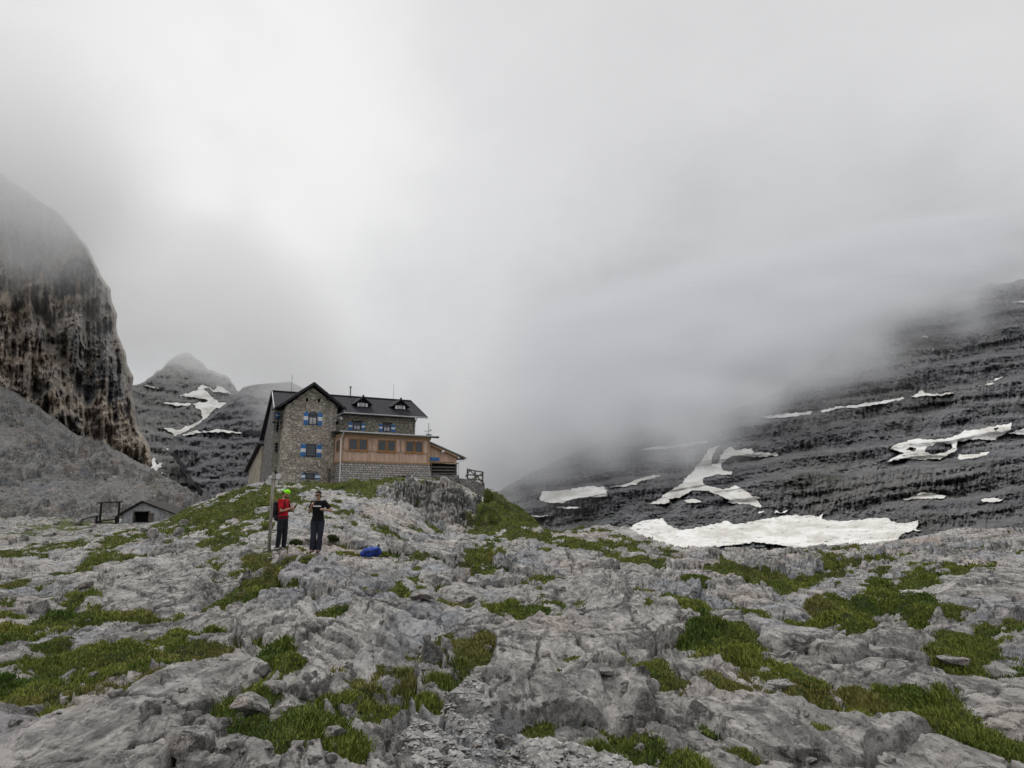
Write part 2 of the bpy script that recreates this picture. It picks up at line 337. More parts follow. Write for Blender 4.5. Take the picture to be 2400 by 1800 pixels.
    lg = sst(.0, .5, fbm(x * .5 + 7, y * .3, 2, 79) + .35)
    h = h + (lg * (.13 * (s1 - .5) - .06 * (1 - sst(0, .07, s1))) + (.25 + .75 * rough) * (.040 * (s2 - .5) - .02 * (1 - sst(0, .12, s2)))) * (1 - .45 * slab) * (1 - grav) * (1 - .5 * far)
    pk = worley(x / .26 + .5 * n1, y / .42 + .5 * f, 57); h = h - .060 * rough * (1 - sst(0, .30, pk[0])) * (pk[2] > .70) * (1 - grav)
    h = h - .05 * (1 - sst(0, .07, np.abs(gn(X * 1.3 + .3 * f, Y * 2.6, 59)))) * (.3 + rough) * (1 - grav)
    h = h * (1 - .55 * grav) + grav * (.03 * k1 + .02 * f)
    h = h + far * (1 - knoll) * (pd * .75)
    # the knoll under the hut: upright fissured blocks above layered ledges
    wk = worley(x / 1.5 + .25 * n1, (y + b * 1.5) / 2.2 + .2 * n1, 85); wj = worley(x / .55 + .2 * n1, (y + b * 2) / 1.1, 87)
    h = h + knoll * 1.35 * ((wk[2] - .5) * .9 + (wk[3] - .3) * 1.0 * wk[4] - 1.1 * (1 - sst(0, .06, wk[1])) + (wj[2] - .5) * .45 - .45 * (1 - sst(0, .09, wj[1])) + .25 * n1)
    h = h - pit * (.5 + .5 * far) - .20 * np.minimum(turf, 1.2)
    # turf fills the hollows: a soft surface whose level rises where the photograph shows grass
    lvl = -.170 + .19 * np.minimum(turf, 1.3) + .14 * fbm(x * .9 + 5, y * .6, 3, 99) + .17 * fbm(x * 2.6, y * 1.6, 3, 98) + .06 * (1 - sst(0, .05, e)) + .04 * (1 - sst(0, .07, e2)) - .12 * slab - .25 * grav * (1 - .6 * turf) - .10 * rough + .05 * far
    lvl = lvl + np.where(turf > .2, .0, -.02)
    fill = .42 * n0 * .75 + .05 * n1 + lvl - pit * .30 + .10 * far * turf
    fill = fill - knoll * (1.2 - 1.4 * turf)
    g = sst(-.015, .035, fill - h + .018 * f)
    h = np.where(fill > h, fill + .25 * (h - fill) * 0, h) + .012 * g * fbm(x * 6, y * 4, 3, 107)
    calm = 1 - .75 * court
    calm = calm * (1 - .4 * sst(50, 62, y) * (1 - sst(-.44, -.36, x / y)))
    for (ax, ay, ar) in FLAT:
        calm = calm * (1 - .8 * (1 - sst(ar * .5, ar, np.hypot(x - ax, y - ay))))
    amp = np.clip(.62 + y / 40, 0, 1.15)
    h = b + h * amp * calm - .25 * court
    KN[0] = np.maximum(knoll, .62 * sst(60, 74, y) * (1 - sst(-.46, -.38, x / y)))
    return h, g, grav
def P3(px, py, Y):
    a = at(px, py, Y); return (float(a[0]), float(a[1]), float(a[2]))
MAN = P3(660, 1281, 23.4); WOMAN = P3(742, 1293, 21.6); POST = P3(631, 1278, 22.6); PACK = P3(870, 1303, 21.2)
FLAT = [(MAN[0], MAN[1], .9), (WOMAN[0], WOMAN[1], .9), (POST[0], POST[1], .6), (PACK[0], PACK[1], .9)]
def gz(x, y):
    return float(ground(np.array([float(x)]), np.array([float(y)]))[0][0])

# ------------------------------------------------------------------ materials
def new_mat(name, rough=0.8, spec=0.3):
    m = bpy.data.materials.new(name); m.use_nodes = True; t = NT(m.node_tree)
    bs = t.n('ShaderNodeBsdfPrincipled', {'Roughness': rough, 'Specular IOR Level': spec})
    t.n('ShaderNodeOutputMaterial', {'Surface': bs.outputs[0]})
    return m, t, bs
def setc(t, bs, c):
    if isinstance(c, (tuple, list)): bs.inputs['Base Color'].default_value = (*c, 1)
    else: t.t.links.new(c, bs.inputs['Base Color'])
def bump(t, bs, h, strength=0.5, dist=0.02):
    b = t.n('ShaderNodeBump', {'Height': h, 'Strength': strength, 'Distance': dist})
    t.t.links.new(b.outputs[0], bs.inputs['Normal'])
def pos(t): return t.n('ShaderNodeNewGeometry').outputs['Position']
def objc(t): return t.n('ShaderNodeTexCoord').outputs['Object']
def scl(t, v, s): return t.n('ShaderNodeVectorMath', {0: v, 1: s}, operation='MULTIPLY').outputs[0]
def flat_mat(name, col, rough=.7, spec=.3, var=.25, scale=6, metal=0.0, b=0.0):
    m, t, bs = new_mat(name, rough, spec); bs.inputs['Metallic'].default_value = metal
    n = t.noise(objc(t), scale, 5, .6)
    setc(t, bs, t.mix(t.maprange(n, .3, .7), tuple(c * (1 - var) for c in col), tuple(min(1, c * (1 + var)) for c in col)))
    if b: bump(t, bs, t.noise(objc(t), scale * 4, 4), b, .01)
    return m

def rock_colour(t, p, k=1.0):
    ps = scl(t, p, (1.0, .45, 1.3))
    a = t.noise(p, 0.55, 5, .62, .4); b = t.noise(ps, 4.2, 8, .74, .3); c = t.noise(p, .23, 3, .5); d = t.noise(p, 17, 5, .7); e = t.noise(scl(t, p, (1.0, .16, 2.0)), 7.0, 6, .7, .3)
    col = t.mix(t.maprange(b, .36, .64), (.12 * k, .118 * k, .115 * k), (.415 * k, .395 * k, .378 * k))
    col = t.mix(t.maprange(a, .42, .70, 0, .6), col, (.53 * k, .508 * k, .482 * k))
    col = t.mix(t.maprange(c, .53, .68, 0, .6), col, (.40 * k, .325 * k, .29 * k))
    col = t.mix(t.maprange(t.noise(p, .35, 3, .5, 1.0), .50, .64, 0, .5), col, (.25 * k, .275 * k, .325 * k))  # bluish patches: reflected sky put into the rock colour
    col = t.mix(t.maprange(e, .50, .64, 0, .6), col, (.10 * k, .098 * k, .095 * k))
    lich = t.math('MULTIPLY', t.maprange(t.noise(p, 3.2, 9, .76, .6), .515, .575), t.maprange(t.noise(p, .9, 3), .38, .58, .35, 1))
    col = t.mix(t.math('MULTIPLY', lich, .82), col, (.040 * k, .039 * k, .037 * k))
    col = t.mix(t.maprange(d, .52, .64, 0, .7), col, (.05 * k, .048 * k, .045 * k))
    col = t.mix(t.maprange(t.noise(p, 9, 4, .7), .60, .70, 0, .6), col, (.56 * k, .55 * k, .53 * k))
    return col
def ground_mat():
    m, t, bs = new_mat("limestone pavement with turf", .88, .25)
    p = pos(t); p2 = scl(t, p, (1, .55, 1))
    rc = rock_colour(t, p2, 1.28); kn = t.n('ShaderNodeAttribute', attribute_name='dark_lichen').outputs['Fac']
    rc = t.mix(t.math('MULTIPLY', kn, t.maprange(t.noise(p, 1.6, 6, .7), .40, .56)), rc, (.055, .056, .050))
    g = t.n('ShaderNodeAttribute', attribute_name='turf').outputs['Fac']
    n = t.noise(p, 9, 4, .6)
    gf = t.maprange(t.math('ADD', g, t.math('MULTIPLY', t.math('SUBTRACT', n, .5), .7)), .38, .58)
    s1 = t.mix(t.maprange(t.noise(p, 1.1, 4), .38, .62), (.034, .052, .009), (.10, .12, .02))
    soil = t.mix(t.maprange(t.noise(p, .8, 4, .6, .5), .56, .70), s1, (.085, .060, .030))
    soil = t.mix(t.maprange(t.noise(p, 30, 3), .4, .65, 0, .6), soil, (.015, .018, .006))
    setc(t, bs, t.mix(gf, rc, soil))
    hh = t.math('ADD', t.noise(p2, 22, 6, .7, .3), t.math('MULTIPLY', t.noise(p2, 70, 4, .7), .5))
    bump(t, bs, hh, 1.0, .06)
    return m
M_GROUND = ground_mat()
def stone_mat(name, k=1.0, local=True):
    m, t, bs = new_mat(name, .88, .25); p = objc(t) if local else pos(t)
    setc(t, bs, rock_colour(t, scl(t, p, (1.6, 1.6, 1.6)), k)); bump(t, bs, t.noise(p, 30, 6, .7), .8, .02)
    return m
M_ROCK = stone_mat("loose limestone", 1.15)

# ---- build the near ground
def near_ground():
    t = np.concatenate([np.linspace(-1.45, -.70, 110, endpoint=False), np.linspace(-.70, .70, 1500), np.linspace(.70, 1.45, 111)[1:]])
    ys = [2.2]
    while ys[-1] < 112:
        y = ys[-1]; g = .0045 if y < 4.3 else (.0030 if y < 9 else (.0034 if y < 24 else .0040)); ys.append(y * (1 + g))
    y = np.array(ys)
    Tm, Ym = np.meshgrid(t, y); x = (Tm * Ym).ravel(); yy = Ym.ravel()
    H = np.empty(x.shape); G = np.empty(x.shape); V = np.empty(x.shape); K_ = np.empty(x.shape)
    for s in range(0, len(x), 200000):
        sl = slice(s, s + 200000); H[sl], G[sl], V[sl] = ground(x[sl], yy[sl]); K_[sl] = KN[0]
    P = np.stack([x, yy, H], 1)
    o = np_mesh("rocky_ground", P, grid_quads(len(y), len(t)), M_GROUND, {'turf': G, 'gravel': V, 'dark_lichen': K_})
    tag(o, kind='structure')
    return x, yy, H, G, V, len(y), len(t)
GX, GY, GH, GG, GV, NR, NC = near_ground()
def hit(px, py, y0=3.0, y1=105.0):
    """the first point of the near ground met by the line of sight through a point of the photograph"""
    Y = np.exp(np.linspace(math.log(y0), math.log(y1), 700)); x, y, z = at(px, py, Y)
    h = ground(x, Y)[0]; k = np.argmax(h >= z) if (h >= z).any() else len(Y) - 1
    return Vector((float(x[k]), float(Y[k]), float(h[k])))

# ------------------------------------------------------------------ the valley, cliffs and far mountains
def inside(poly, x, y):
    c = np.zeros(x.shape, bool); n = len(poly)
    for i in range(n):
        (x1, y1), (x2, y2) = poly[i], poly[(i + 1) % n]
        if y1 == y2: continue
        c ^= ((y1 > y) != (y2 > y)) & (x < (x2 - x1) * (y - y1) / (y2 - y1) + x1)
    return c
def relief(name, px, py, D, mat, keep=None, kind='structure', attrs=None):
    x, y, z = at(px, py, D); P = np.stack([x.ravel(), (y + 0 * x).ravel(), z.ravel()], 1)
    q = grid_quads(*px.shape)
    if keep is not None: q = q[keep.ravel()[q].all(1)]
    o = np_mesh(name, P, q[:, ::-1], mat, attrs); tag(o, kind=kind); return o
def stair(s, a=.5, b=1.0):
    f = np.floor(s); return f + sst(a, b, s - f)
SNOWPOLY = {}
def mapz(pts, ox, oy, k): return [(ox + x * k, oy + y * k) for x, y in pts]
K2 = 1200 / 2212
RS = {  # snow on the right mountain: outline, holes
 'glacier': ([(490,625),(560,590),(650,580),(680,610),(720,630),(790,620),(870,605),(930,590),(960,608),(1070,585),(1200,565),(1320,570),(1350,558),(1340,585),(1420,592),(1620,575),(1640,595),(1700,602),(1755,588),(1758,610),(1745,625),(1790,640),(1760,640),(1740,632),(1690,650),(1640,700),(1600,712),(1500,712),(1400,718),(1220,722),(1210,705),(1100,690),(1050,685),(940,700),(800,715),(730,720),(640,700),(560,670)], []),
 'couloir': ([(575,522),(640,490),(700,450),(740,425),(740,410),(770,390),(800,350),(830,310),(850,280),(910,258),(885,280),(865,320),(862,345),(890,340),(900,310),(945,262),(960,285),(1000,280),(1040,278),(1045,295),(1150,297),(1155,312),(1040,318),(1000,310),(960,312),(930,325),(905,350),(910,370),(955,380),(950,390),(880,395),(830,408),(825,425),(850,440),(920,455),(965,435),(1000,455),(1040,480),(1075,490),(1060,500),(1080,525),(1075,540),(1040,525),(990,520),(930,515),(940,505),(900,485),(850,465),(780,460),(730,490),(680,500),(680,515),(640,520)], []),
 'wedge': ([(735,505),(760,495),(790,493),(830,508),(800,515),(770,517)], []),
 'left': ([(120,480),(130,460),(200,462),(330,440),(400,445),(412,460),(412,488),(330,490),(250,500),(230,515),(160,515),(120,505)], []),
 'thread': ([(410,448),(480,435),(545,410),(580,398),(640,390),(640,402),(560,420),(540,434),(480,446)], []),
 'upleft': ([(540,290),(600,272),(700,262),(800,249),(855,242),(840,257),(800,264),(700,277),(620,284)], []),
 'band': ([(1330,115),(1400,98),(1440,95),(1560,78),(1690,56),(1695,67),(1600,87),(1480,105),(1420,105),(1340,127)], []),
 'bandleft': ([(1080,142),(1110,136),(1200,126),(1300,116),(1290,132),(1180,146),(1100,152)], []),
 'horn': ([(1712,66),(1760,30),(1775,22),(1782,41),(1850,43),(1912,33),(1912,42),(1850,52),(1770,53)], []),
 'right': ([(1565,338),(1620,330),(1690,300),(1635,280),(1650,262),(1750,233),(1780,240),(1870,235),(1910,225),(1960,200),(2020,195),(2160,165),(2155,200),(2130,215),(2080,245),(2000,240),(1930,250),(1920,290),(1850,325),(1780,328),(1700,322),(1620,338)],
           [[(1785,292),(1800,272),(1850,258),(1895,258),(1900,275),(1870,295),(1820,303)], [(1707,285),(1720,273),(1745,280),(1740,290)], [(2085,195),(2098,190),(2095,203)]]),
 'underright': ([(1918,328),(1930,305),(2000,302),(2070,288),(2045,312),(1980,326)], []),
 'edge': ([(2130,215),(2212,192),(2320,188),(2320,214),(2200,221)], []),
 'low': ([(1670,503),(1720,488),(1780,465),(1830,470),(1835,478),(1880,480),(1870,497),(1800,497),(1740,499)], []),
 'lowright': ([(2020,512),(2030,496),(2080,488),(2130,500),(2100,512)], []),
 'dots': ([(1128,556),(1140,545),(1150,552),(1165,556),(1175,545),(1195,545),(1180,560),(1150,558)], []),
 'speck': ([(1060,565),(1068,548),(1095,545),(1092,552),(1075,562)], []),
 'footleft': ([(190,537),(200,530),(290,529),(290,537),(240,541)], []),
 'footline': ([(75,572),(90,566),(130,570),(186,562),(180,570),(120,577)], []),
 'topright': ([(2050,-8),(2100,-28),(2130,-36),(2120,-25),(2080,-10),(2040,1)], []),
 'topledge': ([(1990,12),(2040,2),(2085,-8),(2080,2),(2020,12)], []),
}
RS = {k: (mapz(a, 1200, 900, K2), [mapz(h, 1200, 900, K2) for h in b]) for k, (a, b) in RS.items()}
K3 = 700 / 2212
for k, a in {'high1': [(1430,612),(1445,597),(1480,588),(1510,600),(1500,608),(1470,605)], 'high2': [(1435,752),(1445,738),(1475,733),(1470,745),(1450,748)], 'high3': [(1515,715),(1530,695),(1548,668),(1545,690),(1530,718)],
             'high4': [(2080,350),(2120,340),(2212,330),(2300,322),(2300,338),(2200,345),(2120,352)], 'high5': [(1620,712),(1690,694),(1680,706)], 'high6': [(1650,735),(1710,722),(1700,732)]}.items():
    RS[k] = (mapz(a, 1700, 600, K3), [])
K5 = 600 / 2212
FS = {
 'field': ([(1545,285),(1700,235),(1740,185),(1850,230),(1880,195),(1930,215),(2045,290),(1960,268),(1830,250),(1760,230),(1790,250),(1850,310),(1900,340),(1965,350),(1940,380),(1850,405),(1830,430),(1790,490),(1680,560),(1600,600),(1510,645),(1480,610),(1390,560),(1550,575),(1700,510),(1740,490),(1740,420),(1700,400),(1660,350),(1780,320),(1640,300)],
           [[(1540,330),(1600,318),(1780,318),(1790,335),(1700,345)], [(1765,232),(1800,222),(1830,240),(1800,245)]]),
 'ledge': ([(1390,350),(1480,340),(1640,350),(1650,372),(1540,375)], []),
 'streak': ([(1230,195),(1340,210),(1425,225),(1320,224)], []),
 'tongue': ([(1435,745),(1465,738),(1480,748),(1550,748),(1480,790),(1445,775)], []),
 'gully': ([(1320,790),(1332,810),(1345,830),(1355,875),(1400,860),(1410,880),(1370,930),(1450,990),(1560,1065),(1620,1090),(1600,1105),(1520,1050),(1400,960),(1300,935),(1310,860)], []),
}
BS = {'shelf': [(1590,618),(1700,583),(1800,593),(1890,563),(1940,580),(2095,605),(2090,615),(1900,603),(1740,608),(1560,640)], 'chip': [(2150,252),(2185,250),(2185,258),(2150,258)], 'fleck': [(1830,437),(1870,432),(1870,442)]}
FS = {k: (mapz(a, 0, 850, K5), [mapz(h, 0, 850, K5) for h in b]) for k, (a, b) in FS.items()}
BS = {k: (mapz(a, 0, 850, K5), []) for k, a in BS.items()}
def insnow(S, px, py):
    m = np.zeros(px.shape, bool)
    jx = px + 3 * gn(px / 9, py / 7, 301) + 1.5 * gn(px / 3, py / 3, 302); jy = py + 2.2 * gn(px / 11, py / 6, 303) + .8 * gn(px / 3, py / 2, 304)
    for a, hs in S.values():
        i = inside(a, jx, jy)
        for h in hs: i &= ~inside(h, jx, jy)
        m |= i
    return m
def snow_patch(S, key, Dfn, mat, label, group, off, step=1.0):
    a, hs = S[key]; xs = [p[0] for p in a]; ys = [p[1] for p in a]
    px, py = np.meshgrid(np.arange(min(xs) - 5, max(xs) + 5, step), np.arange(min(ys) - 5, max(ys) + 5, step * .7))
    ins = insnow({key: (a, hs)}, px, py)
    er = ins.copy(); er[1:-1, 1:-1] = ins[1:-1, 1:-1] & ins[:-2, 1:-1] & ins[2:, 1:-1] & ins[1:-1, :-2] & ins[1:-1, 2:]
    D = Dfn(px, py) - off + np.where(er, 0, off * 2.2)
    D = D + off * .5 * fbm(px / 18, py / 7, 5, 311)
    x, y, z = at(px, py, D); P = np.stack([x.ravel(), (y + 0 * x).ravel(), z.ravel()], 1)
    q = grid_quads(*px.shape); q = q[ins.ravel()[q].all(1)]
    if not len(q): return
    u, inv = np.unique(q, return_inverse=True); o = np_mesh("snow_patch", P[u], inv.reshape(-1, 4)[:, ::-1], mat)
    tag(o, label, "snow patch", group)

def mountain_mat(name, c1, c2, c3, streak, green=0.0, strata=(.012, .012, .10)):
    m, t, bs = new_mat(name, .92, .15); p = pos(t)
    a = t.noise(scl(t, p, strata), 1.0, 7, .68, .25); b = t.noise(scl(t, p, (streak, streak, streak * .16)), 1.0, 6, .68, .3); c = t.noise(p, .006, 4)
    col = t.mix(t.maprange(a, .30, .72), c1, c2)
    col = t.mix(t.maprange(c, .47, .66, 0, .8), col, c3)
    col = t.mix(t.maprange(b, .50, .68, 0, .75), col, tuple(x * .35 for x in c1))
    col = t.mix(t.maprange(t.noise(p, .35, 5, .7), .52, .66, 0, .55), col, tuple(x * 1.35 for x in c2))
    if green: col = t.mix(t.maprange(t.noise(p, .018, 5, .6), .52, .66, 0, green), col, (.035, .045, .018))
    setc(t, bs, col); bump(t, bs, t.math('ADD', t.noise(scl(t, p, (.30, .30, .12)), 1, 6, .72), t.noise(p, 1.2, 4, .7)), .9, 2.0)
    return m
def snow_mat():
    m, t, bs = new_mat("old snow", .75, .25); p = pos(t)
    n = t.noise(scl(t, p, (.05, .02, .02)), 1, 7, .70, .4)
    setc(t, bs, t.mix(t.maprange(n, .40, .62), (.72, .72, .71), (.50, .485, .45)))
    bump(t, bs, t.noise(p, .5, 5, .6), .4, .6); return m
M_SNOW = snow_mat()

def mountains():
    # valley floor under everything
    g = MB(); g.add([(-4000, -200, -75), (4000, -200, -75), (4000, 6000, -75), (-4000, 6000, -75)], [(0, 1, 2, 3)])
    tag(g.build("valley_floor", flat_mat("valley rubble", (.16, .16, .15), .9, .2, .3, .02)), kind='structure')
    # --- right mountain: stepped limestone bands
    tx = [1040, 1100, 1150, 1250, 1400, 1560, 1650, 1750, 1850, 1940, 2016, 2100, 2175, 2300, 2400, 2800]
    ty = [1200, 1180, 1160, 1105, 1035, 992, 978, 950, 900, 830, 758, 716, 690, 672, 655, 600]
    def Dm(px, py):
        w = 9 * fbm(px / 220, py / 120, 3, 201)
        s = (py + .15 * (px - 1200) + w)
        e = 1340 - s; A = 1 - .92 * sst(1165, 1205, py) * sst(1440, 1470, px) * (1 - sst(2180, 2230, px)); e = e + A * (21 * gn(px / 560, e / 50, 202) + 8.5 * gn(px / 330 + 5, e / 17, 204) + 1.3 * gn(px / 150, e / 5.5, 206))
        D = 470 + 1.33 * (e * .25 + .75 * e)
        return D * (1.06 - .13 * (px - 1200) / 1200)
    u = np.linspace(0, 1, 1150); v = np.linspace(0, 1, 470)
    px = np.repeat((1040 + u * 1560)[None, :], len(v), 0); top = np.interp(px[0], tx, ty) + 7 * fbm(px[0] / 45, px[0] * 0, 4, 205)
    py = top[None, :] + (1345 - top[None, :]) * v[:, None]
    sn = insnow(RS, px, py)
    D = Dm(px, py); s = py + .15 * (px - 1200) + 16 * fbm(px / 170, py / 90, 3, 201); e = 1340 - s; cliff = sst(-.25, .25, -gn(px / 560, e / 50 + .3, 202) + .4 * fbm(px / 80, e / 20, 2, 208))
    nz = 14 * fbm(px / 60, py / 40, 6, 207, .6) + (.35 + .65 * cliff) * (13 * (ridged(px / 16, py / 70, 4, 209) - .5) + 5 * fbm(px / 6, py / 16, 4, 211, .6)) + 5 * fbm(px / 9, py / 6, 4, 213, .65)
    gul = sst(.55, .8, ridged((px + .5 * py) / 210, py / 900, 2, 215)) * 10
    D = D + np.where(sn, 3.5, -nz * .9 + gul)
    back = 1 - sst(0, .012, v)[:, None]; D = D + back * 60
    relief("right_mountain", px, py, D, mountain_mat("dark banded limestone", (.10, .103, .118), (.26, .26, .27), (.175, .17, .163), .085, .5))
    lab = {'glacier': "broad snowfield along the foot of the right mountain, largest of all the snow", 'couloir': "forked snow couloir shaped like a leaning Y on the right mountain",
           'wedge': "tiny wedge of snow inside the lower fork of the Y couloir", 'left': "snow patch at the left foot of the right mountain, edge of the fog",
           'thread': "thin snow thread rising from the patch at the mountain's left foot", 'upleft': "slender snow ledge high on the left of the right mountain, half in fog",
           'band': "long snow strip on the upper ledge of the right mountain", 'bandleft': "fogged left end of the long upper snow strip", 'horn': "snow streak with a small pointed horn right of the long strip",
           'right': "ragged snow patch with a rock island on the right mountain", 'underright': "small snow tongue below the ragged patch with the rock island", 'edge': "snow tongue cut by the right edge of the view",
           'low': "pointed snow patch above the right end of the big snowfield", 'lowright': "small snow patch in a hollow near the right edge, above the meadow", 'dots': "two joined flecks of snow above the middle of the big snowfield",
           'speck': "snow speck just under the right foot of the Y couloir", 'footleft': "thin snow bar under the patch at the mountain's left foot", 'footline': "lowest thin snow line at the mountain's far left foot",
           'topright': "small bright snow streak on a high ledge near the right edge", 'topledge': "faint snow line on the ledge left of the high bright streak", 'high1': "arched snow fleck under the dark upper cliffs",
           'high2': "snow blob below the arched fleck on the upper cliffs", 'high3': "narrow upright snow fleck in the chimney of the upper cliffs", 'high4': "misty snow line at the top right edge of the mountain",
           'high5': "upper of two short snow dashes below the chimney cliffs", 'high6': "lower of two short snow dashes below the chimney cliffs"}
    for k in RS: snow_patch(RS, k, Dm, M_SNOW, lab[k], "snow patches on the mountains", 3.0 if k != 'glacier' else 7.0, 1.0)
    # --- far valley head with its snowy peak
    hx = [270, 300, 312, 340, 363, 372, 380, 395, 411, 420, 434, 451, 469, 492, 510, 532, 556, 620, 700]; hy = [905, 903, 901, 896, 874, 868, 861, 845, 836, 828, 826, 831, 848, 868, 872, 880, 915, 960, 1000]
    def Df(px, py):
        s = py + 9 * fbm(px / 60, py / 40, 3, 221)
        return 620 + (1150 - py) * 1.5 + 18 * stair((1080 + 14 * fbm(px / 120, py / 40, 2, 222) - (s - .25 * (px - 430))) / 30, .4, .95) + (px - 430) * .3
    px = np.repeat(np.linspace(270, 700, 330)[None, :], 300, 0); v = np.linspace(0, 1, 300)
    top = np.interp(px[0], hx, hy) + 7 * fbm(px[0] / 22, px[0] * 0, 5, 223, .6); py = top[None, :] + (1290 - top[None, :]) * v[:, None]
    sn = insnow(FS, px, py); D = Df(px, py) + np.where(sn, 4, -14 * fbm(px / 22, py / 16, 5, 225) - 8 * ridged(px / 9, py / 30, 3, 227) + 4)
    D = D + (1 - sst(0, .02, v))[:, None] * 60
    relief("far_valley", px, py, D, mountain_mat("far grey rock", (.16, .16, .165), (.30, .295, .285), (.20, .215, .185), .05, .35, (.01, .01, .05)))
    lf = {'field': "hourglass snowfield below the far peak on the left", 'ledge': "flat snow ledge left of the far hourglass snowfield", 'streak': "thin snow streak at the left foot of the far peak", 'tongue': "small snow tongue beside the far gully", 'gully': "narrow snow gully running down behind the scree slope"}
    for k in FS: snow_patch(FS, k, Df, M_SNOW, lf[k], "snow patches on the mountains", 6.0, .8)
    # --- dark buttress behind the hut
    bx = [760, 622, 600, 587, 568, 559, 545, 531, 512, 496, 475, 462, 450, 430, 407, 400, 392, 396, 407, 423, 436, 447, 470, 490, 500]
    by = [860, 899, 901, 903, 909, 920, 932, 945, 958, 972, 985, 998, 1010, 1016, 1023, 1040, 1060, 1066, 1072, 1094, 1115, 1137, 1154, 1172, 1280]
    def Db(px, py):
        s = py + 8 * fbm(px / 70, py / 50, 3, 231)
        return 470 + (1180 - py) * .7 + 13 * stair((1180 + 22 * fbm(px / 150, py / 60, 2, 232) - s) / 34, .5, .95) + (px - 560) * -.12
    v = np.linspace(0, 1, 300); rows = 860 + v * 420; left = np.interp(rows, by, bx) + 2.5 * fbm(rows / 14, rows * 0, 4, 233)
    uu = np.linspace(0, 1, 300); px = left[:, None] + (900 - left[:, None]) * uu[None, :]; py = np.repeat(rows[:, None], 300, 1)
    py = py + np.interp(px, [560, 622, 680, 740, 800, 900], [0, 0, 12, 60, 110, 190]) * (1 - v[:, None])
    sn = insnow(BS, px, py); D = Db(px, py) + np.where(sn, 3, -9 * fbm(px / 24, py / 20, 5, 235) - 7 * (ridged(px / 10, py / 70, 4, 237) - .4) - 3 * fbm(px / 5, py / 9, 3, 238))
    D = D + (1 - sst(0, .03, uu))[None, :] * 50 + (1 - sst(0, .02, v))[:, None] * 50
    relief("dark_buttress", px, py, D, mountain_mat("dark slate rock", (.11, .112, .13), (.22, .22, .235), (.15, .15, .155), .10, .3))
    lb = {'shelf': "snow shelf across the dark buttress left of the hut", 'chip': "snow chip high on the dark buttress beside the hut roof", 'fleck': "snow fleck on the left flank of the dark buttress"}
    for k in BS: snow_patch(BS, k, Db, M_SNOW, lb[k], "snow patches on the mountains", 3.0, .8)
    # --- left cliff
    ey = [330, 380, 440, 470, 504, 574, 640, 678, 741, 785, 814, 850, 885, 926, 1002, 1045, 1083, 1110]; ex = [-120, -30, 50, 95, 145, 202, 235, 257, 273, 275, 289, 299, 311, 310, 325, 350, 357, 345]
    rows = np.linspace(330, 1112, 620); edge = np.interp(rows, ey, ex) + 4 * fbm(rows / 30, rows * 0, 4, 241)
    uu = np.concatenate([np.linspace(0, .5, 120, endpoint=False), np.linspace(.5, 1, 380)]); px = -560 + (edge[:, None] + 560) * uu[None, :]; py = np.repeat(rows[:, None], len(uu), 1)
    D = 345 + px * .16 + (1112 - py) * .11 - 26 * (ridged(px / 120, py / 900, 3, 243) - .3) - 15 * fbm(px / 50, py / 90, 5, 245) - 10 * (ridged(px / 24, py / 160, 4, 247) - .4) - 4 * fbm(px / 9, py / 18, 4, 249, .6)
    D = D + 16 * np.exp(-((px - 118 - .1 * (py - 760)) / 14) ** 2) * sst(700, 760, py) * (1 - sst(800, 830, py)) + 9 * stair((py + .22 * px + 14 * fbm(px / 40, py / 40, 3, 251)) / -52, .7, 1) * .4
    D = D + (1 - sst(0, .010, 1 - uu))[None, :] * 60
    m, t, bs = new_mat("tall limestone wall", .92, .15); p = pos(t)
    a = t.noise(scl(t, p, (.035, .035, .010)), 1, 6, .62, .6); b = t.noise(scl(t, p, (.20, .20, .07)), 1, 9, .74, .5); c = t.noise(scl(t, p, (.02, .02, .014)), 1, 6, .65)
    col = t.mix(t.maprange(a, .38, .62), (.17, .172, .185), (.40, .36, .315)); col = t.mix(t.maprange(c, .44, .58, 0, .85), col, (.42, .35, .275))
    col = t.mix(t.maprange(b, .48, .64, 0, .7), col, (.08, .08, .095)); setc(t, bs, col)
    bump(t, bs, t.noise(scl(t, p, (.35, .35, .12)), 1, 6, .72), .9, 2.0)
    relief("left_cliff", px, py, D, m)
    # --- scree slope under it
    sx = [-700, 0, 81, 168, 206, 271, 325, 355, 407, 461, 520, 640]; sy = [640, 895, 946, 1010, 1030, 1057, 1082, 1101, 1131, 1166, 1180, 1195]
    px = np.repeat(np.linspace(-700, 640, 700)[None, :], 330, 0); v = np.linspace(0, 1, 330); top = np.interp(px[0], sx, sy) + 2.5 * fbm(px[0] / 20, px[0] * 0, 3, 261)
    bot = np.interp(px[0], [-700, 0, 300, 480, 640], [1290, 1262, 1240, 1212, 1215]); py = top[None, :] + (bot - top)[None, :] * v[:, None]
    Dt = np.interp(px[0], [-700, 0, 461, 640], [330, 315, 230, 200]); D = Dt[None, :] + (98 - Dt)[None, :] * (v[:, None] ** .62)
    x, y, z = at(px, py, D); big = worley(x / 4.2, y / 6.5, 263); sml = worley(x / 1.6, y / 2.6, 265); ch = fbm((x + .55 * y) / 9, (y - x) / 60, 4, 267)
    dens = sst(-.35, .3, fbm(x / 30, y / 60, 3, 269) + .4 * v[:, None])
    dz = (1 - sst(.25, .42, big[0])) * (big[2] > .45) * 2.2 * big[3] * dens + (1 - sst(.25, .45, sml[0])) * 1.3 * sml[2] * dens + 2.2 * ch + .9 * fbm(x / 2, y / 4, 4, 271, .65)
    edgef = sst(0, .04, v)[:, None] * (1 - sst(.85, 1, v))[:, None]
    P = np.stack([x.ravel(), (y + 0 * x).ravel(), (z + dz * (.25 + .75 * edgef)).ravel()], 1)
    m, t, bs = new_mat("grey scree", .92, .2); p = pos(t)
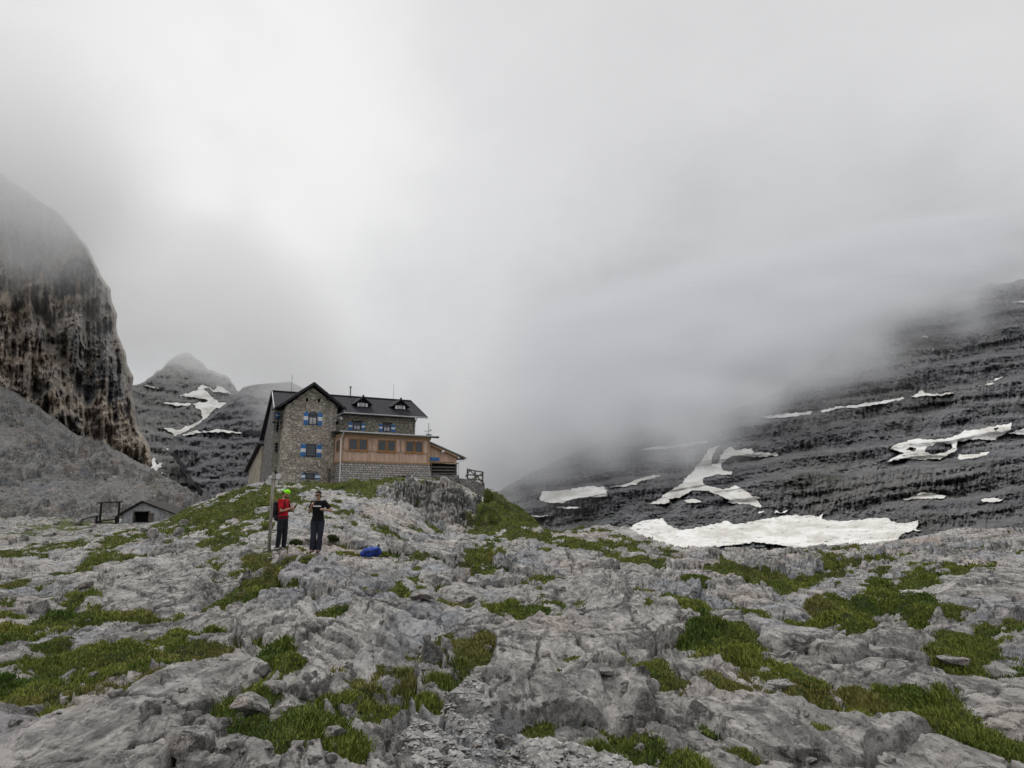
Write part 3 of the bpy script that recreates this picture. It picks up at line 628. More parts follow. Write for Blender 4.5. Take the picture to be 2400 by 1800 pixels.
    col = rock_colour(t, scl(t, p, (.6, .35, .6)), .62); col = t.mix(t.maprange(t.noise(scl(t, p, (.08, .03, .08)), 1, 5), .45, .62, 0, .3), col, (.17, .167, .160))
    col = t.mix(t.maprange(t.noise(p, .08, 4), .60, .68, 0, .6), col, (.05, .06, .025)); setc(t, bs, col); bump(t, bs, t.noise(p, 2.0, 6, .7), .9, .35)
    tag(np_mesh("scree_slope", P, grid_quads(*px.shape)[:, ::-1], m), kind='structure')
mountains()

# ------------------------------------------------------------------ low cloud hanging on the mountains
def low_cloud():
    mt = bpy.data.materials.new("cloud droplets"); mt.use_nodes = True; t = NT(mt.node_tree)
    at_ = t.n('ShaderNodeAttribute', attribute_name='density')
    px_ = t.n('ShaderNodeSeparateXYZ', {0: pos(t)}).outputs[0]
    pv = t.n('ShaderNodeVolumePrincipled', {'Color': t.mix(t.maprange(px_, -120.0, 60.0), (.985, .99, 1.0), (.82, .83, .855)), 'Density': t.math('MULTIPLY', at_.outputs['Fac'], 1.0)})  # duller colour to the right: the cloud's shading is put into its albedo
    pv.inputs['Density Attribute'].default_value = ''; t.n('ShaderNodeOutputMaterial', {'Volume': pv.outputs[0]})
    ng = bpy.data.node_groups.new("cloud field", 'GeometryNodeTree'); ng.interface.new_socket("Geometry", in_out='OUTPUT', socket_type='NodeSocketGeometry')
    n = NT(ng); p = n.n('GeometryNodeInputPosition').outputs[0]; s = n.n('ShaderNodeSeparateXYZ', {0: p}); x, y, z = s.outputs
    def band(v, a, b, c=None, d=None):
        r = n.maprange(v, a, b)
        return r if c is None else n.math('MULTIPLY', r, n.maprange(v, c, d, 1.0, 0.0))
    def lin(*cs):      # sum of coefficient * value plus a constant
        r = cs[-1]
        for c, v in cs[:-1]: r = n.math('ADD', n.math('MULTIPLY', v, c), r)
        return r
    n1 = n.math('SUBTRACT', n.noise(scl(n, p, (1, .6, 1.3)), .008, 4, .55, .4), .5); n2 = n.math('SUBTRACT', n.noise(scl(n, p, (1, .6, 1.6)), .028, 4, .6, .5), .5)
    xx = n.math('MULTIPLY', x, x)
    # on the right mountain: a shell of cloud over the slope, its underside rising to the right
    zb = lin((.30, x), (.00026, xx), (-40.0, band(x, 430.0, 620.0)), CLOUD_BASE)
    hg = lin((1.0, z), (-1.0, zb), (190.0, n1), (70.0, n2), 0.0)
    ym = lin((2.05, z), (-.30, x), 640.0); fr = lin((1.0, y), (-1.0, ym), (120.0, n1), 0.0)
    d1 = n.math('MULTIPLY', n.math('MULTIPLY', band(hg, -40.0, 60.0, 60.0, 420.0), band(fr, -150.0, -20.0, 60.0, 620.0)), band(x, -150.0, 70.0))
    # on the left wall
    hl = lin((1.0, z), (.35, x), (150.0, n1), (110.0, n2), -38.0)
    d2 = n.math('MULTIPLY', n.math('MULTIPLY', band(hl, -35.0, 45.0, 60.0, 130.0), band(y, 262.0, 300.0, 360.0, 430.0)), band(x, -430.0, -400.0, -205.0, -160.0))
    d2 = n.math('MULTIPLY', d2, band(z, 20.0, 60.0, 165.0, 225.0))
    d2w = n.math('MULTIPLY', n.math('MULTIPLY', band(lin((1.0, z), (150.0, n1), 0.0), 45.0, 90.0), band(n2, .02, .2)), n.math('MULTIPLY', band(y, 268.0, 310.0, 400.0, 470.0), band(x, -430.0, -400.0, -150.0, -90.0)))
    # round the far peak and the dark buttress
    hb = lin((1.0, z), (.47, x), (110.0, n1), (60.0, n2), 10.0)
    d3 = n.math('MULTIPLY', n.math('MULTIPLY', band(hb, -10.0, 50.0, 70.0, 130.0), band(y, 420.0, 480.0, 620.0, 700.0)), band(x, -260.0, -190.0, -150.0, -90.0))
    hp = lin((1.0, z), (180.0, n1), (80.0, n2), -165.0)
    d4 = n.math('MULTIPLY', n.math('MULTIPLY', band(hp, 0.0, 90.0, 130.0, 200.0), band(y, 750.0, 900.0, 1150.0, 1250.0)), band(x, -620.0, -560.0, -330.0, -250.0))
    d = n.math('ADD', n.math('ADD', n.math('MULTIPLY', d1, 1.5), n.math('MULTIPLY', d2, 1.1)), n.math('ADD', n.math('ADD', n.math('MULTIPLY', d2w, .4), n.math('MULTIPLY', d3, .5)), n.math('MULTIPLY', d4, .40)))
    d = n.math('MULTIPLY', d, CLOUD_K); d = n.math('SUBTRACT', d, .0004); d = n.math('MAXIMUM', d, 0.0)
    vc = n.n('GeometryNodeVolumeCube', {'Density': d, 'Min': (-900, 250, -10), 'Max': (1100, 1600, 620), 'Resolution X': 170, 'Resolution Y': 110, 'Resolution Z': 70})
    sm = n.n('GeometryNodeSetMaterial', {'Geometry': vc.outputs[0], 'Material': mt}); n.n('NodeGroupOutput', {0: sm.outputs[0]})
    vol = bpy.data.volumes.new("low_cloud"); o = bpy.data.objects.new("low_cloud", vol); COL.objects.link(o); vol.materials.append(mt)
    md = o.modifiers.new("cloud", 'NODES'); md.node_group = ng
    tag(o, "pale low cloud hanging over the mountain tops", "cloud", kind='stuff')
CLOUD_BASE = 33.0; CLOUD_K = 0.018
low_cloud()

# ------------------------------------------------------------------ the hut: local x along its front, y into the hill, z up
PHI = R(28); HO = Vector(P3(560 + 350 * .27125, 860 + 1000 * .27125, 80))
def rubble_mat(name, c1, c2, c3, sz=.42):
    m, t, bs = new_mat(name, .92, .2); o = objc(t); s = t.n('ShaderNodeSeparateXYZ', {0: o})
    uv = t.n('ShaderNodeCombineXYZ', {0: t.math('ADD', s.outputs[0], s.outputs[1]), 1: t.math('MULTIPLY', s.outputs[2], 1.7), 2: 0.0}).outputs[0]
    w = t.n('ShaderNodeVectorMath', {0: uv, 1: t.n('ShaderNodeVectorMath', {0: t.noise(uv, 1.6, 3, out=1), 3: .25}, operation='SCALE').outputs[0]}, operation='ADD').outputs[0]
    v = t.n('ShaderNodeTexVoronoi', {'Vector': w, 'Scale': 1 / sz}, voronoi_dimensions='2D'); e = t.n('ShaderNodeTexVoronoi', {'Vector': w, 'Scale': 1 / sz}, voronoi_dimensions='2D', feature='DISTANCE_TO_EDGE')
    vc = t.n('ShaderNodeSeparateColor', {0: v.outputs['Color']})
    col = t.mix(vc.outputs[0], c1, c2); col = t.mix(t.maprange(t.noise(o, .5, 4), .48, .66, 0, .7), col, c3)
    col = t.mix(t.maprange(t.noise(o, 6, 5, .7), .5, .72, 0, .6), col, tuple(x * .4 for x in c1))
    mort = t.maprange(e.outputs[0], .01, .09); patch = t.maprange(t.noise(o, .45, 3), .40, .58)
    col = t.mix(t.math('MULTIPLY', t.math('SUBTRACT', 1.0, mort), t.maprange(patch, 0, 1, .5, 1.0)), col, tuple(x * .32 for x in c1)); setc(t, bs, col)
    bump(t, bs, t.math('ADD', mort, t.math('MULTIPLY', t.noise(o, 9, 5, .7), .6)), .9, .06); return m
def ashlar_mat():
    m, t, bs = new_mat("squared limestone blocks", .9, .2); o = objc(t); s = t.n('ShaderNodeSeparateXYZ', {0: o})
    uv = t.n('ShaderNodeCombineXYZ', {0: t.math('ADD', s.outputs[0], s.outputs[1]), 1: s.outputs[2], 2: 0.0}).outputs[0]
    w = t.n('ShaderNodeVectorMath', {0: uv, 1: t.n('ShaderNodeVectorMath', {0: t.noise(uv, 1.2, 3, out=1), 3: .12}, operation='SCALE').outputs[0]}, operation='ADD').outputs[0]
    b = t.n('ShaderNodeTexBrick', {'Vector': w, 'Color1': (.58, .54, .51, 1), 'Color2': (.38, .35, .335, 1), 'Mortar': (.07, .065, .06, 1), 'Scale': 1.0, 'Mortar Size': .030, 'Mortar Smooth': .5, 'Bias': -.1, 'Brick Width': .46, 'Row Height': .23}, offset=.42, squash=.7, squash_frequency=3)
    col = t.mix(t.maprange(t.noise(o, 4, 5, .65), .45, .7, 0, .55), b.outputs[0], (.16, .15, .14)); setc(t, bs, col)
    bump(t, bs, t.math('ADD', t.math('SUBTRACT', 1.0, b.outputs[1]), t.math('MULTIPLY', t.noise(o, 12, 4), .5)), .9, .04); return m
def plank_mat(name, c1, c2, w=.14, axis=0, rough=.75):
    m, t, bs = new_mat(name, rough, .25); o = objc(t); s = t.n('ShaderNodeSeparateXYZ', {0: o})
    a = t.math('ADD', s.outputs[0], s.outputs[1]) if axis == 0 else s.outputs[2]
    q = t.math('DIVIDE', a, w); fl = t.math('FLOOR', q); fr = t.math('FRACT', q)
    wn = t.n('ShaderNodeTexWhiteNoise', {'W': fl}, noise_dimensions='1D').outputs[0]
    sc = (9, 9, 1.2) if axis == 0 else (1.2, 1.2, 9)
    col = t.mix(wn, c1, c2); col = t.mix(t.maprange(t.noise(scl(t, o, sc), 1.5, 6, .65), .42, .68, 0, .65), col, tuple(x * .55 for x in c1))
    gap = t.maprange(t.math('ABSOLUTE', t.math('SUBTRACT', fr, .5)), .44, .49)
    setc(t, bs, t.mix(t.math('MULTIPLY', gap, .7), col, tuple(x * .25 for x in c1))); bump(t, bs, t.math('SUBTRACT', 1.0, gap), .6, .015); return m
def slate_mat():
    m, t, bs = new_mat("dark slate roof", .85, .15); o = objc(t); s = t.n('ShaderNodeSeparateXYZ', {0: o})
    uv = t.n('ShaderNodeCombineXYZ', {0: s.outputs[0], 1: t.math('ADD', s.outputs[1], s.outputs[2]), 2: 0.0}).outputs[0]
    b = t.n('ShaderNodeTexBrick', {'Vector': uv, 'Color1': (.020, .021, .027, 1), 'Color2': (.036, .037, .044, 1), 'Mortar': (.014, .014, .017, 1), 'Scale': 1.0, 'Mortar Size': .02, 'Brick Width': .5, 'Row Height': .42})
    setc(t, bs, t.mix(t.maprange(t.noise(o, 1.3, 5, .6), .45, .7, 0, .4), b.outputs[0], (.05, .05, .053))); bump(t, bs, b.outputs[1], -.5, .02); return m
M_TOWER = rubble_mat("tan rubble masonry", (.28, .255, .22), (.64, .595, .515), (.47, .40, .35))
M_WALL = rubble_mat("pale rendered rubble", (.27, .25, .205), (.40, .37, .30), (.33, .30, .25), .5)
M_GREYWALL = rubble_mat("grey rubble masonry", (.16, .155, .15), (.34, .325, .31), (.24, .23, .22), .36)
M_ANNEX = flat_mat("beige render", (.38, .345, .28), .9, .2, .22, 1.2)
M_ASHLAR = ashlar_mat(); M_SLATE = slate_mat()
M_LARCH = plank_mat("fresh larch boards", (.56, .375, .285), (.74, .54, .43)); M_LARCHH = plank_mat("larch beams", (.42, .27, .16), (.50, .34, .22), .5, 1)
M_TRIM = flat_mat("dark fascia board", (.022, .022, .026), .6, .3, .3); M_ZINC = flat_mat("zinc gutter", (.38, .39, .41), .4, .5, .12, 3)
M_WHITE = flat_mat("white paint", (.74, .75, .78), .6, .3, .08); M_BLUE = flat_mat("blue shutter paint", (.045, .18, .46), .55, .3, .2, 4); M_NAVY = flat_mat("navy window frame", (.018, .022, .055), .5, .4)
M_DARK = flat_mat("dark opening", (.008, .008, .009), .9, .1); M_OLDWOOD = plank_mat("weathered grey wood", (.10, .088, .075), (.19, .17, .15), .12, 1); M_STEEL = flat_mat("dull steel", (.20, .20, .21), .45, .5, .1, 5, .6)
m, t, bs = new_mat("window glass", .08, .8); setc(t, bs, (.045, .055, .065)); M_GLASS = m
M_BLACKWOOD = flat_mat("black weathered timber", (.020, .018, .018), .8, .2, .35, 5); M_ORANGE = flat_mat("varnished window frame", (.36, .17, .055), .5, .4, .2, 5)
M_CURTAIN = flat_mat("white curtain", (.5, .5, .52), .8, .2)

def hut():
    h = empty("mountain_hut", HO, "tall stone mountain hut with a dark slate roof and blue striped shutters on the knoll", "mountain hut", rotz=PHI)
    def win(x0, x1, z0, z1, y, parent, fm=M_NAVY, arch=False, mull=True, curtain=False, nm="window"):
        """frame standing proud of the wall at y with a glass pane and glazing bars"""
        b = MB(); t_ = .09; yf = y - .035; yb = y + .02
        if arch:
            r = (x1 - x0) / 2; cx = (x0 + x1) / 2; zc = z1 - r * .8; n = 10
            out = [(cx + r * math.cos(a), zc + r * .8 * math.sin(a)) for a in [math.pi * i / n for i in range(n + 1)]]
            inn = [(cx + (r - t_) * math.cos(a), zc + (r - t_) * .8 * math.sin(a)) for a in [math.pi * i / n for i in range(n + 1)]]
            for i in range(n):
                a, c, d, e = out[i], out[i + 1], inn[i + 1], inn[i]; b.prism([(p[0], yf, p[1]) for p in (a, c, d, e)], (0, .055, 0))
            b.box((x0, yf, z0), (x0 + t_, yb, zc)); b.box((x1 - t_, yf, z0), (x1, yb, zc)); b.box((x0 + t_, yf, z0), (x1 - t_, yb, z0 + t_)); b.box((x0 + t_, yf + .004, zc - .06), (x1 - t_, yb, zc + .04))
        else:
            b.box((x0, yf, z0), (x0 + t_, yb, z1)); b.box((x1 - t_, yf, z0), (x1, yb, z1)); b.box((x0 + t_, yf, z0), (x1 - t_, yb, z0 + t_)); b.box((x0 + t_, yf, z1 - t_), (x1 - t_, yb, z1))
        if mull: b.box(((x0 + x1) / 2 - .03, yf + .008, z0 + t_), ((x0 + x1) / 2 + .03, yb, z1 - (t_ if not arch else .5)))
        w = b.build(nm, fm, parent)
        g = MB(); 
        if arch: g.prism([(p[0], y - .006, p[1]) for p in inn] + [(x0 + t_, y - .006, z0 + t_), (x1 - t_, y - .006, z0 + t_)], (0, .01, 0))
        else: g.box((x0 + t_, y - .006, z0 + t_), (x1 - t_, y + .004, z1 - t_))
        g.build("pane", M_GLASS, w)
        if curtain:
            c = MB(); c.box((x0 + t_ + .05, y - .012, z0 + t_), (x1 - t_ - .05, y - .007, z0 + (z1 - z0) * .55)); c.build("curtain", M_CURTAIN, w)
        return w
    def shut(w, x0, x1, z0, z1, y, arch=0, stripes=(.0, .36, .64, 1.0), tilt=.0):
        b = MB(); H = z1 - z0; x0 += .008; x1 -= .008
        for i, mi in enumerate((0, 1, 0)):
            a, c = z0 + H * stripes[i], z0 + H * stripes[i + 1]
            if i == 2 and arch:
                xs = (x0, x1) if arch > 0 else (x1, x0)   # outer top corner cut round
                pts = [(xs[0], a), (xs[1], a), (xs[1], c - H * .13), (xs[1] + (xs[0] - xs[1]) * .35, c - H * .02), (xs[0], c)]
                b.prism([(p[0], y - .05, p[1]) for p in pts], (0, .035, 0), mi)
            else: b.box((x0, y - .05, a), (x1, y - .015, c), mi)
        b.build("shutter", [M_BLUE, M_WHITE], w)
    # tower
    b = MB(); yb = 5.5
    fr = [(0, 0, -3.2), (5.55, 0, -3.2), (5.5, 0, 4), (5.75, 0, 8.25), (2.98, 0, 10.15), (.3, 0, 8.0), (.12, 0, 4)]
    fr = [(x + (.0 if z > -1 else -.25 if x < 1 else .15), 0, z) for x, y, z in fr]
    b.prism(fr, (0, yb, 0)); tw = b.build("tower_wall", M_TOWER, h)
    tag(tw, "tan rubble tower wall under the front gable")
    w = win(2.66, 3.61, 6.12, 7.53, 0, h, arch=True, curtain=True); shut(w, 2.17, 2.62, 6.1, 7.52, 0, -1); shut(w, 3.66, 4.13, 6.1, 7.52, 0, 1)
    s_ = MB(); s_.tube([(2.3, -.16, 6.33), (4.1, -.16, 6.33)], .025, 6); s_.build("guard_rail", M_STEEL, w)
    w = win(2.56, 3.62, 2.74, 4.08, 0, h, mull=False); shut(w, 1.98, 2.52, 2.75, 4.07, 0); shut(w, 3.67, 4.2, 2.75, 4.07, 0)
    s_ = MB(); s_.tube([(2.2, -.16, 2.95), (4.1, -.16, 2.95)], .025, 6); s_.build("guard_rail", M_STEEL, w)
    w = win(2.62, 3.56, .42, 1.05, 0, h, mull=False); shut(w, 2.14, 2.58, .44, .96, 0, -1, (0, .25, .75, 1)); shut(w, 3.60, 4.2, .44, .96, 0, 1, (0, .25, .75, 1))
    l_ = MB(); n = 7
    for i in range(n):
        a0, a1 = math.pi * (i + .06) / n, math.pi * (i + .94) / n; l_.prism([(3.09 + k * math.cos(a), -.05, 1.0 + k * .38 * math.sin(a)) for k, a in ((.52, a0), (.85, a0), (.85, a1), (.52, a1))], (0, .07, 0))
    l_.build("stone_arch", M_GREYWALL, h)
    l_ = MB()
    for i in range(6): x = 2.45 + i * .22; l_.prism([(x, -.04, 4.18 + .05 * (2.5 - abs(i - 2.5))), (x + .18, -.04, 4.18 + .05 * (2.5 - abs(i - 2.5))), (x + .2 + .02 * (i - 2.5), -.04, 4.62 + .05 * (2.5 - abs(i - 2.5))), (x - .02 + .03 * (i - 2.5), -.04, 4.6 + .05 * (2.5 - abs(i - 2.5)))], (0, .06, 0))
    l_.build("stone_lintel", M_TOWER, h)
    for x in (2.42, 3.70):
        v = MB(); v.box((x - .12, -.02, 8.58), (x + .12, .01, 8.95)); v.build("vent_opening", M_DARK, h)
    # tower roof: two slopes with a deep overhang
    ap = (2.93, 10.62); le = (-.62, 7.9); re = (6.45, 8.05); b = MB(); y0 = -.85
    b.slab([(le[0], y0, le[1]), (ap[0], y0, ap[1]), (ap[0], 5.6, ap[1]), (le[0], 3.0, le[1])], .16)
    b.slab([(ap[0], y0, ap[1]), (re[0], y0, re[1]), (re[0], 2.6, re[1]), (ap[0], 5.6, ap[1])], .16)
    b.build("tower_roof", M_SLATE, h)
    b = MB(); b.slab([(le[0], y0 - .05, le[1] - .02), (ap[0], y0 - .05, ap[1] - .02), (ap[0], y0 - .05, ap[1] - .30), (le[0], y0 - .05, le[1] - .30)], .05); b.slab([(ap[0], y0 - .05, ap[1] - .02), (re[0], y0 - .05, re[1] - .02), (re[0], y0 - .05, re[1] - .30), (ap[0], y0 - .05, ap[1] - .30)], .05)
    b.build("bargeboard", M_TRIM, h)
    for x, z in ((.2, 8.05), (1.35, 9.0), (4.6, 9.0), (5.6, 8.25)):
        b = MB(); b.box((x - .09, -.8, z - .12), (x + .09, .0, z + .1)); b.build("rafter_end", M_BLACKWOOD, h)
    # main block
    b = MB(); e0 = 7.62
    b.prism([(-.55, 1.5, -3), (-.45, 1.5, e0), (0.02, 5.5, 9.85), (-.3, 7.7, 5.15), (-.55, 7.7, -3)], (15.7, 0, 0))
    b.build("main_wall", M_WALL, h)
    b = MB(); b.prism([(-.60, 1.52, -3), (-.50, 1.52, e0), (-.03, 5.5, 9.8), (-.35, 7.68, 5.15), (-.60, 7.68, -3)], (.045, 0, 0)); b.build("gable_wall", M_GREYWALL, h)
    b = MB(); b.slab([(-.72, .75, 7.83), (16.35, .75, 7.83), (16.15, 5.5, 10.28), (-.15, 5.5, 10.28)], .15); b.slab([(-.15, 5.5, 10.28), (16.15, 5.5, 10.28), (16.4, 8.1, 5.0), (-.78, 8.1, 5.0)], .15)
    rf = b.build("main_roof", M_SLATE, h)
    b = MB(); b.tube([(-.15, 5.45, 10.31), (16.15, 5.45, 10.31)], .09, 6); b.build("ridge_cap", M_TRIM, rf)
    b = MB(); b.slab([(-.80, .72, 7.86), (-.74, .72, 7.86), (-.16, 5.5, 10.32), (-.22, 5.5, 10.32)], .28); b.build("verge_board", M_ZINC, rf)
    b = MB(); b.slab([(-.86, 8.1, 5.02), (-.80, 8.1, 5.02), (-.2, 5.52, 10.32), (-.26, 5.52, 10.32)][::-1], .3); b.build("verge_board", M_TRIM, rf)
    b = MB(); b.slab([(16.4, .72, 7.86), (16.46, .72, 7.86), (16.24, 5.5, 10.32), (16.18, 5.5, 10.32)], .26); b.build("verge_board", M_TRIM, rf)
    b = MB(); b.tube([(6.5, .64, 7.72), (16.4, .64, 7.72)], .085, 8); b.build("gutter", M_ZINC, h)
    b = MB(); b.tube([(15.15, .7, 7.66), (15.2, 1.2, 7.4), (15.15, 1.38, 7.1), (15.15, 1.38, 5.3)], .055, 8); b.build("downpipe", M_ZINC, h)
    for x0, x1, sa, sb in ((7.92, 8.85, 7.4, 9.3), (11.38, 12.3, 10.9, 12.84)):
        w = win(x0, x1, 6.0, 6.86, 1.5, h, curtain=True); shut(w, sa, x0 - .05, 6.0, 6.8, 1.5); shut(w, x1 + .05, sb, 6.0, 6.8, 1.5)
        l = MB(); l.box((x0 - .15, 1.44, 6.9), (x1 + .15, 1.5, 7.02)); l.build("lintel", M_BLACKWOOD, w)
    # balcony recess, its little window, ladder and rails on the left
    w = win(-.42, -.02, 6.6, 7.35, 1.45, h); shut(w, -.5, -.05, 6.9, 7.3, 1.40)
    b = MB(); b.box((-.78, .55, 6.25), (.12, 1.5, 6.38)); b.build("balcony_floor", M_BLACKWOOD, h)
    b = MB()
    for z in (6.65, 6.95, 7.25): b.tube([(-.74, .6, z), (.08, .6, z)], .03, 6)
    for x in (-.74, -.33, .08): b.tube([(x, .6, 6.3), (x, .6, 7.3)], .03, 6)
    for z in (6.65, 6.95, 7.25): b.tube([(-.74, .6, z), (-.74, 1.4, z)], .03, 6)
    b.build("balcony_rail", M_NAVY, h)
    b = MB()
    for x in (-.55, -.18): b.tube([(x, .48, 6.6), (x - .05, .2, 0)], .03, 6)
    for i in range(20): z = .3 + i * .32; b.tube([(-.57, .2 + .28 * z / 6.6, z), (-.2, .2 + .28 * z / 6.6, z)], .02, 5)
    b.build("ladder", M_STEEL, h)
    for z in (.2, 3.2, 5.4): d = MB(); d.box((-.42, 1.42, z), (-.06, 1.47, z + 1.0)); d.build("dark_opening", M_DARK, h)
    # rear annex on the left
    b = MB(); b.prism([(-.62, 7.7, -3), (-.62, 7.7, 4.35), (-.62, 15.0, 2.0), (-.62, 15.0, -3)], (6, 0, 0)); b.build("rear_annex_wall", M_ANNEX, h)
    b = MB(); b.slab([(-1.05, 7.7, 4.62), (5.5, 7.7, 4.62), (5.5, 15.9, 1.95), (-1.05, 15.9, 1.95)], .22); b.build("rear_annex_roof", M_SLATE, h)
    b = MB(); b.box((-.9, 15.2, -.2), (.5, 17.2, -.05)); b.prism([(-.6, 15.05, -3), (-.6, 15.05, -.2), (-.6, 16.8, -.4), (-.6, 16.8, -3)], (3, 0, 0)); b.build("rear_lean_to", M_ANNEX, h)
    # link wall between tower and porch with terrace box, pipe and lamp
    b = MB(); b.box((5.12, -.6, 5.0), (6.0, .0, 5.52)); b.build("gutter_box", M_OLDWOOD, h)
    b = MB(); b.tube([(6.45, -.5, 7.95), (6.3, -.4, 7.6), (5.2, -.12, 7.05), (5.1, -.12, 6.9), (5.1, -.12, 5.5)], .055, 8); b.build("downpipe", M_ZINC, h)
    b = MB(); b.tube([(5.45, -.12, 7.1), (5.95, -.5, 7.02)], .03, 6); b.prism([(5.82, -.55, 6.95), (6.02, -.55, 7.15), (6.22, -.55, 6.95), (6.02, -.55, 6.75)], (0, .14, 0)); b.build("floodlight", M_ZINC, h)
    b = MB(); b.box((5.6, -.3, 6.3), (5.85, -.02, 6.65)); b.build("meter_box", M_DARK, h)
    # timber porch on its stone base
    P0 = -2.9; b = MB()
    b.box((5.6, P0, -3.2), (15.35, 1.4, 2.12)); b.prism([(15.35, P0, -3.2), (15.35, P0, 2.0), (15.55, P0, 1.0), (15.6, P0, -3.2)], (0, 4, 0)); b.build("porch_base", M_ASHLAR, h)
    b = MB(); b.box((5.58, P0 + .05, 2.30), (15.25, 1.4, 5.0)); b.build("porch_wall", M_LARCH, h)
    b = MB(); b.box((5.5, P0 - .06, 2.125), (15.38, 1.38, 2.295)); b.box((5.5, P0 - .10, 4.80), (15.4, 1.38, 5.12)); b.build("porch_beam", M_LARCHH, h)
    for x in (5.5, 15.12): b = MB(); b.box((x, P0 - .04, 2.3), (x + .18, P0 + .12, 4.8)); b.build("corner_post", M_LARCHH, h)
    for x0, x1 in ((6.24, 8.31), (9.39, 11.38), (12.5, 14.5)):
        xm = (x0 + x1) / 2; fw = MB(); y = P0 + .03
        for a, c in ((x0, xm - .02), (xm + .02, x1)):
            fw.box((a, y - .06, 3.36), (a + .1, y, 4.62)); fw.box((c - .1, y - .06, 3.36), (c, y, 4.62)); fw.box((a + .1, y - .06, 3.36), (c - .1, y, 3.48)); fw.box((a + .1, y - .06, 4.52), (c - .1, y, 4.62))
        fw.box((x0 - .1, y - .12, 3.27), (x1 + .1, y + .01, 3.35)); w = fw.build("window", M_ORANGE, h)
        for a, c in ((x0 + .1, xm - .12), (xm + .12, x1 - .1)): g = MB(); g.box((a, y - .03, 3.48), (c, y - .02, 4.52)); g.build("pane", M_GLASS, w)
        for a, c in ((x0 - .52, x0 - .03), (x1 + .03, x1 + .52)): s2 = MB(); s2.box((a, y - .07, 3.36), (c, y - .035, 4.70)); s2.box((a + .02, y - .09, 3.48), (c - .02, y - .072, 3.56)); s2.build("shutter", M_LARCH, w)
    w = MB(); w.box((5.50, -2.0, 3.3), (5.58, -.9, 4.5)); w = w.build("window", M_ORANGE, h); g = MB(); g.box((5.492, -1.9, 3.4), (5.499, -1.0, 4.4)); g.build("pane", M_GLASS, w)
    b = MB(); b.slab([(5.15, P0 - .62, 5.22), (15.95, P0 - .62, 5.22), (15.95, 1.4, 5.72), (5.15, 1.4, 5.72)], .14); b.build("porch_roof", M_SLATE, h)
    b = MB(); b.box((5.2, P0 - .6, 5.13), (15.9, P0 - .55, 5.21)); b.box((15.2, P0 - .7, 5.02), (16.1, P0 - .3, 5.2)); b.build("fascia", M_TRIM, h)
    b = MB(); b.tube([(5.1, P0 - .70, 5.22), (15.7, P0 - .70, 5.16)], .085, 8); b.build("gutter", M_ZINC, h)
    b = MB(); b.tube([(5.5, P0 - .68, 5.15), (5.5, P0 - .5, 4.9), (5.42, P0 - .12, 4.55), (5.42, P0 - .12, .05)], .055, 8); b.build("downpipe", M_WHITE, h)
    for x, z, ln in ((9.3, 1.05, 0), (7.6, -.05, 0)): pass
    b = MB(); b.tube([(10.4, P0 - .25, .55), (13.2, P0 - .25, .85)], .10, 8); b.tube([(10.5, P0 - .45, .42), (13.0, P0 - .45, .70)], .10, 8); b.build("stacked_log", M_BLACKWOOD, h)
    b = MB(); b.box((7.3, P0 - .5, -.1), (9.8, P0 - .05, .02)); b.build("ground_beam", M_BLACKWOOD, h)
    # timber annex on the right under a mono-pitch roof
    b = MB(); b.prism([(15.6, -1.5, 2.55), (19.15, -1.5, 2.62), (19.15, -1.5, 3.10), (15.6, -1.5, 4.45)], (0, 4.5, 0)); b.build("annex_wall", M_LARCH, h)
    b = MB(); b.slab([(15.5, -1.95, 4.85), (20.2, -1.95, 3.12), (20.2, 3.2, 3.30), (15.5, 3.2, 5.03)], .22); b.build("annex_roof", flat_mat("grey roof felt", (.11, .105, .10), .8, .2, .25, 2), h)
    b = MB(); b.slab([(15.6, -1.9, 4.60), (19.3, -1.9, 3.23), (19.3, -1.7, 3.23), (15.6, -1.7, 4.60)], .16); b.build("rafter", M_LARCHH, h)
    for q in (((17.15, -1.98, 3.62), (17.42, -1.9, 3.85)), ((19.1, -1.98, 3.0), (19.3, -1.9, 3.15))): b = MB(); b.box(*q); b.build("wall_lamp", M_WHITE, h)
    b = MB(); b.box((15.9, -1.62, 2.68), (17.0, -1.52, 3.05), 0); b.build("blue_banner", M_BLUE, h)
    b = MB(); b.box((15.5, -1.75, 2.42), (19.3, -1.5, 2.54)); b.build("sill_beam", M_LARCHH, h)
    b = MB(); b.tube([(20.1, -2.0, 3.1), (19.9, -1.8, 2.85), (19.35, -1.6, 2.6), (19.35, -1.6, .7)], .055, 8); b.build("downpipe", M_WHITE, h)
    b = MB(); b.box((15.6, -1.45, 1.2), (19.2, 1.0, 2.4)); b.build("recess_shade_block", M_DARK, h)  # near-black block; the shade behind the rails is put into its colour
    b = MB(); b.box((15.6, -1.9, -3.2), (19.3, 1.6, 1.15)); b.build("annex_base", M_GREYWALL, h)
    for x in (16.0, 19.0): b = MB(); b.box((x - .07, -1.8, 1.15), (x + .07, -1.66, 2.42)); b.build("annex_post", M_OLDWOOD, h)
    for i in range(3): b = MB(); b.slab([(16.15, -1.72, 1.35 + .35 * i), (18.9, -1.72, 1.42 + .33 * i), (18.9, -1.66, 1.42 + .33 * i), (16.15, -1.66, 1.35 + .35 * i)], .16); b.build("rail", M_OLDWOOD, h)
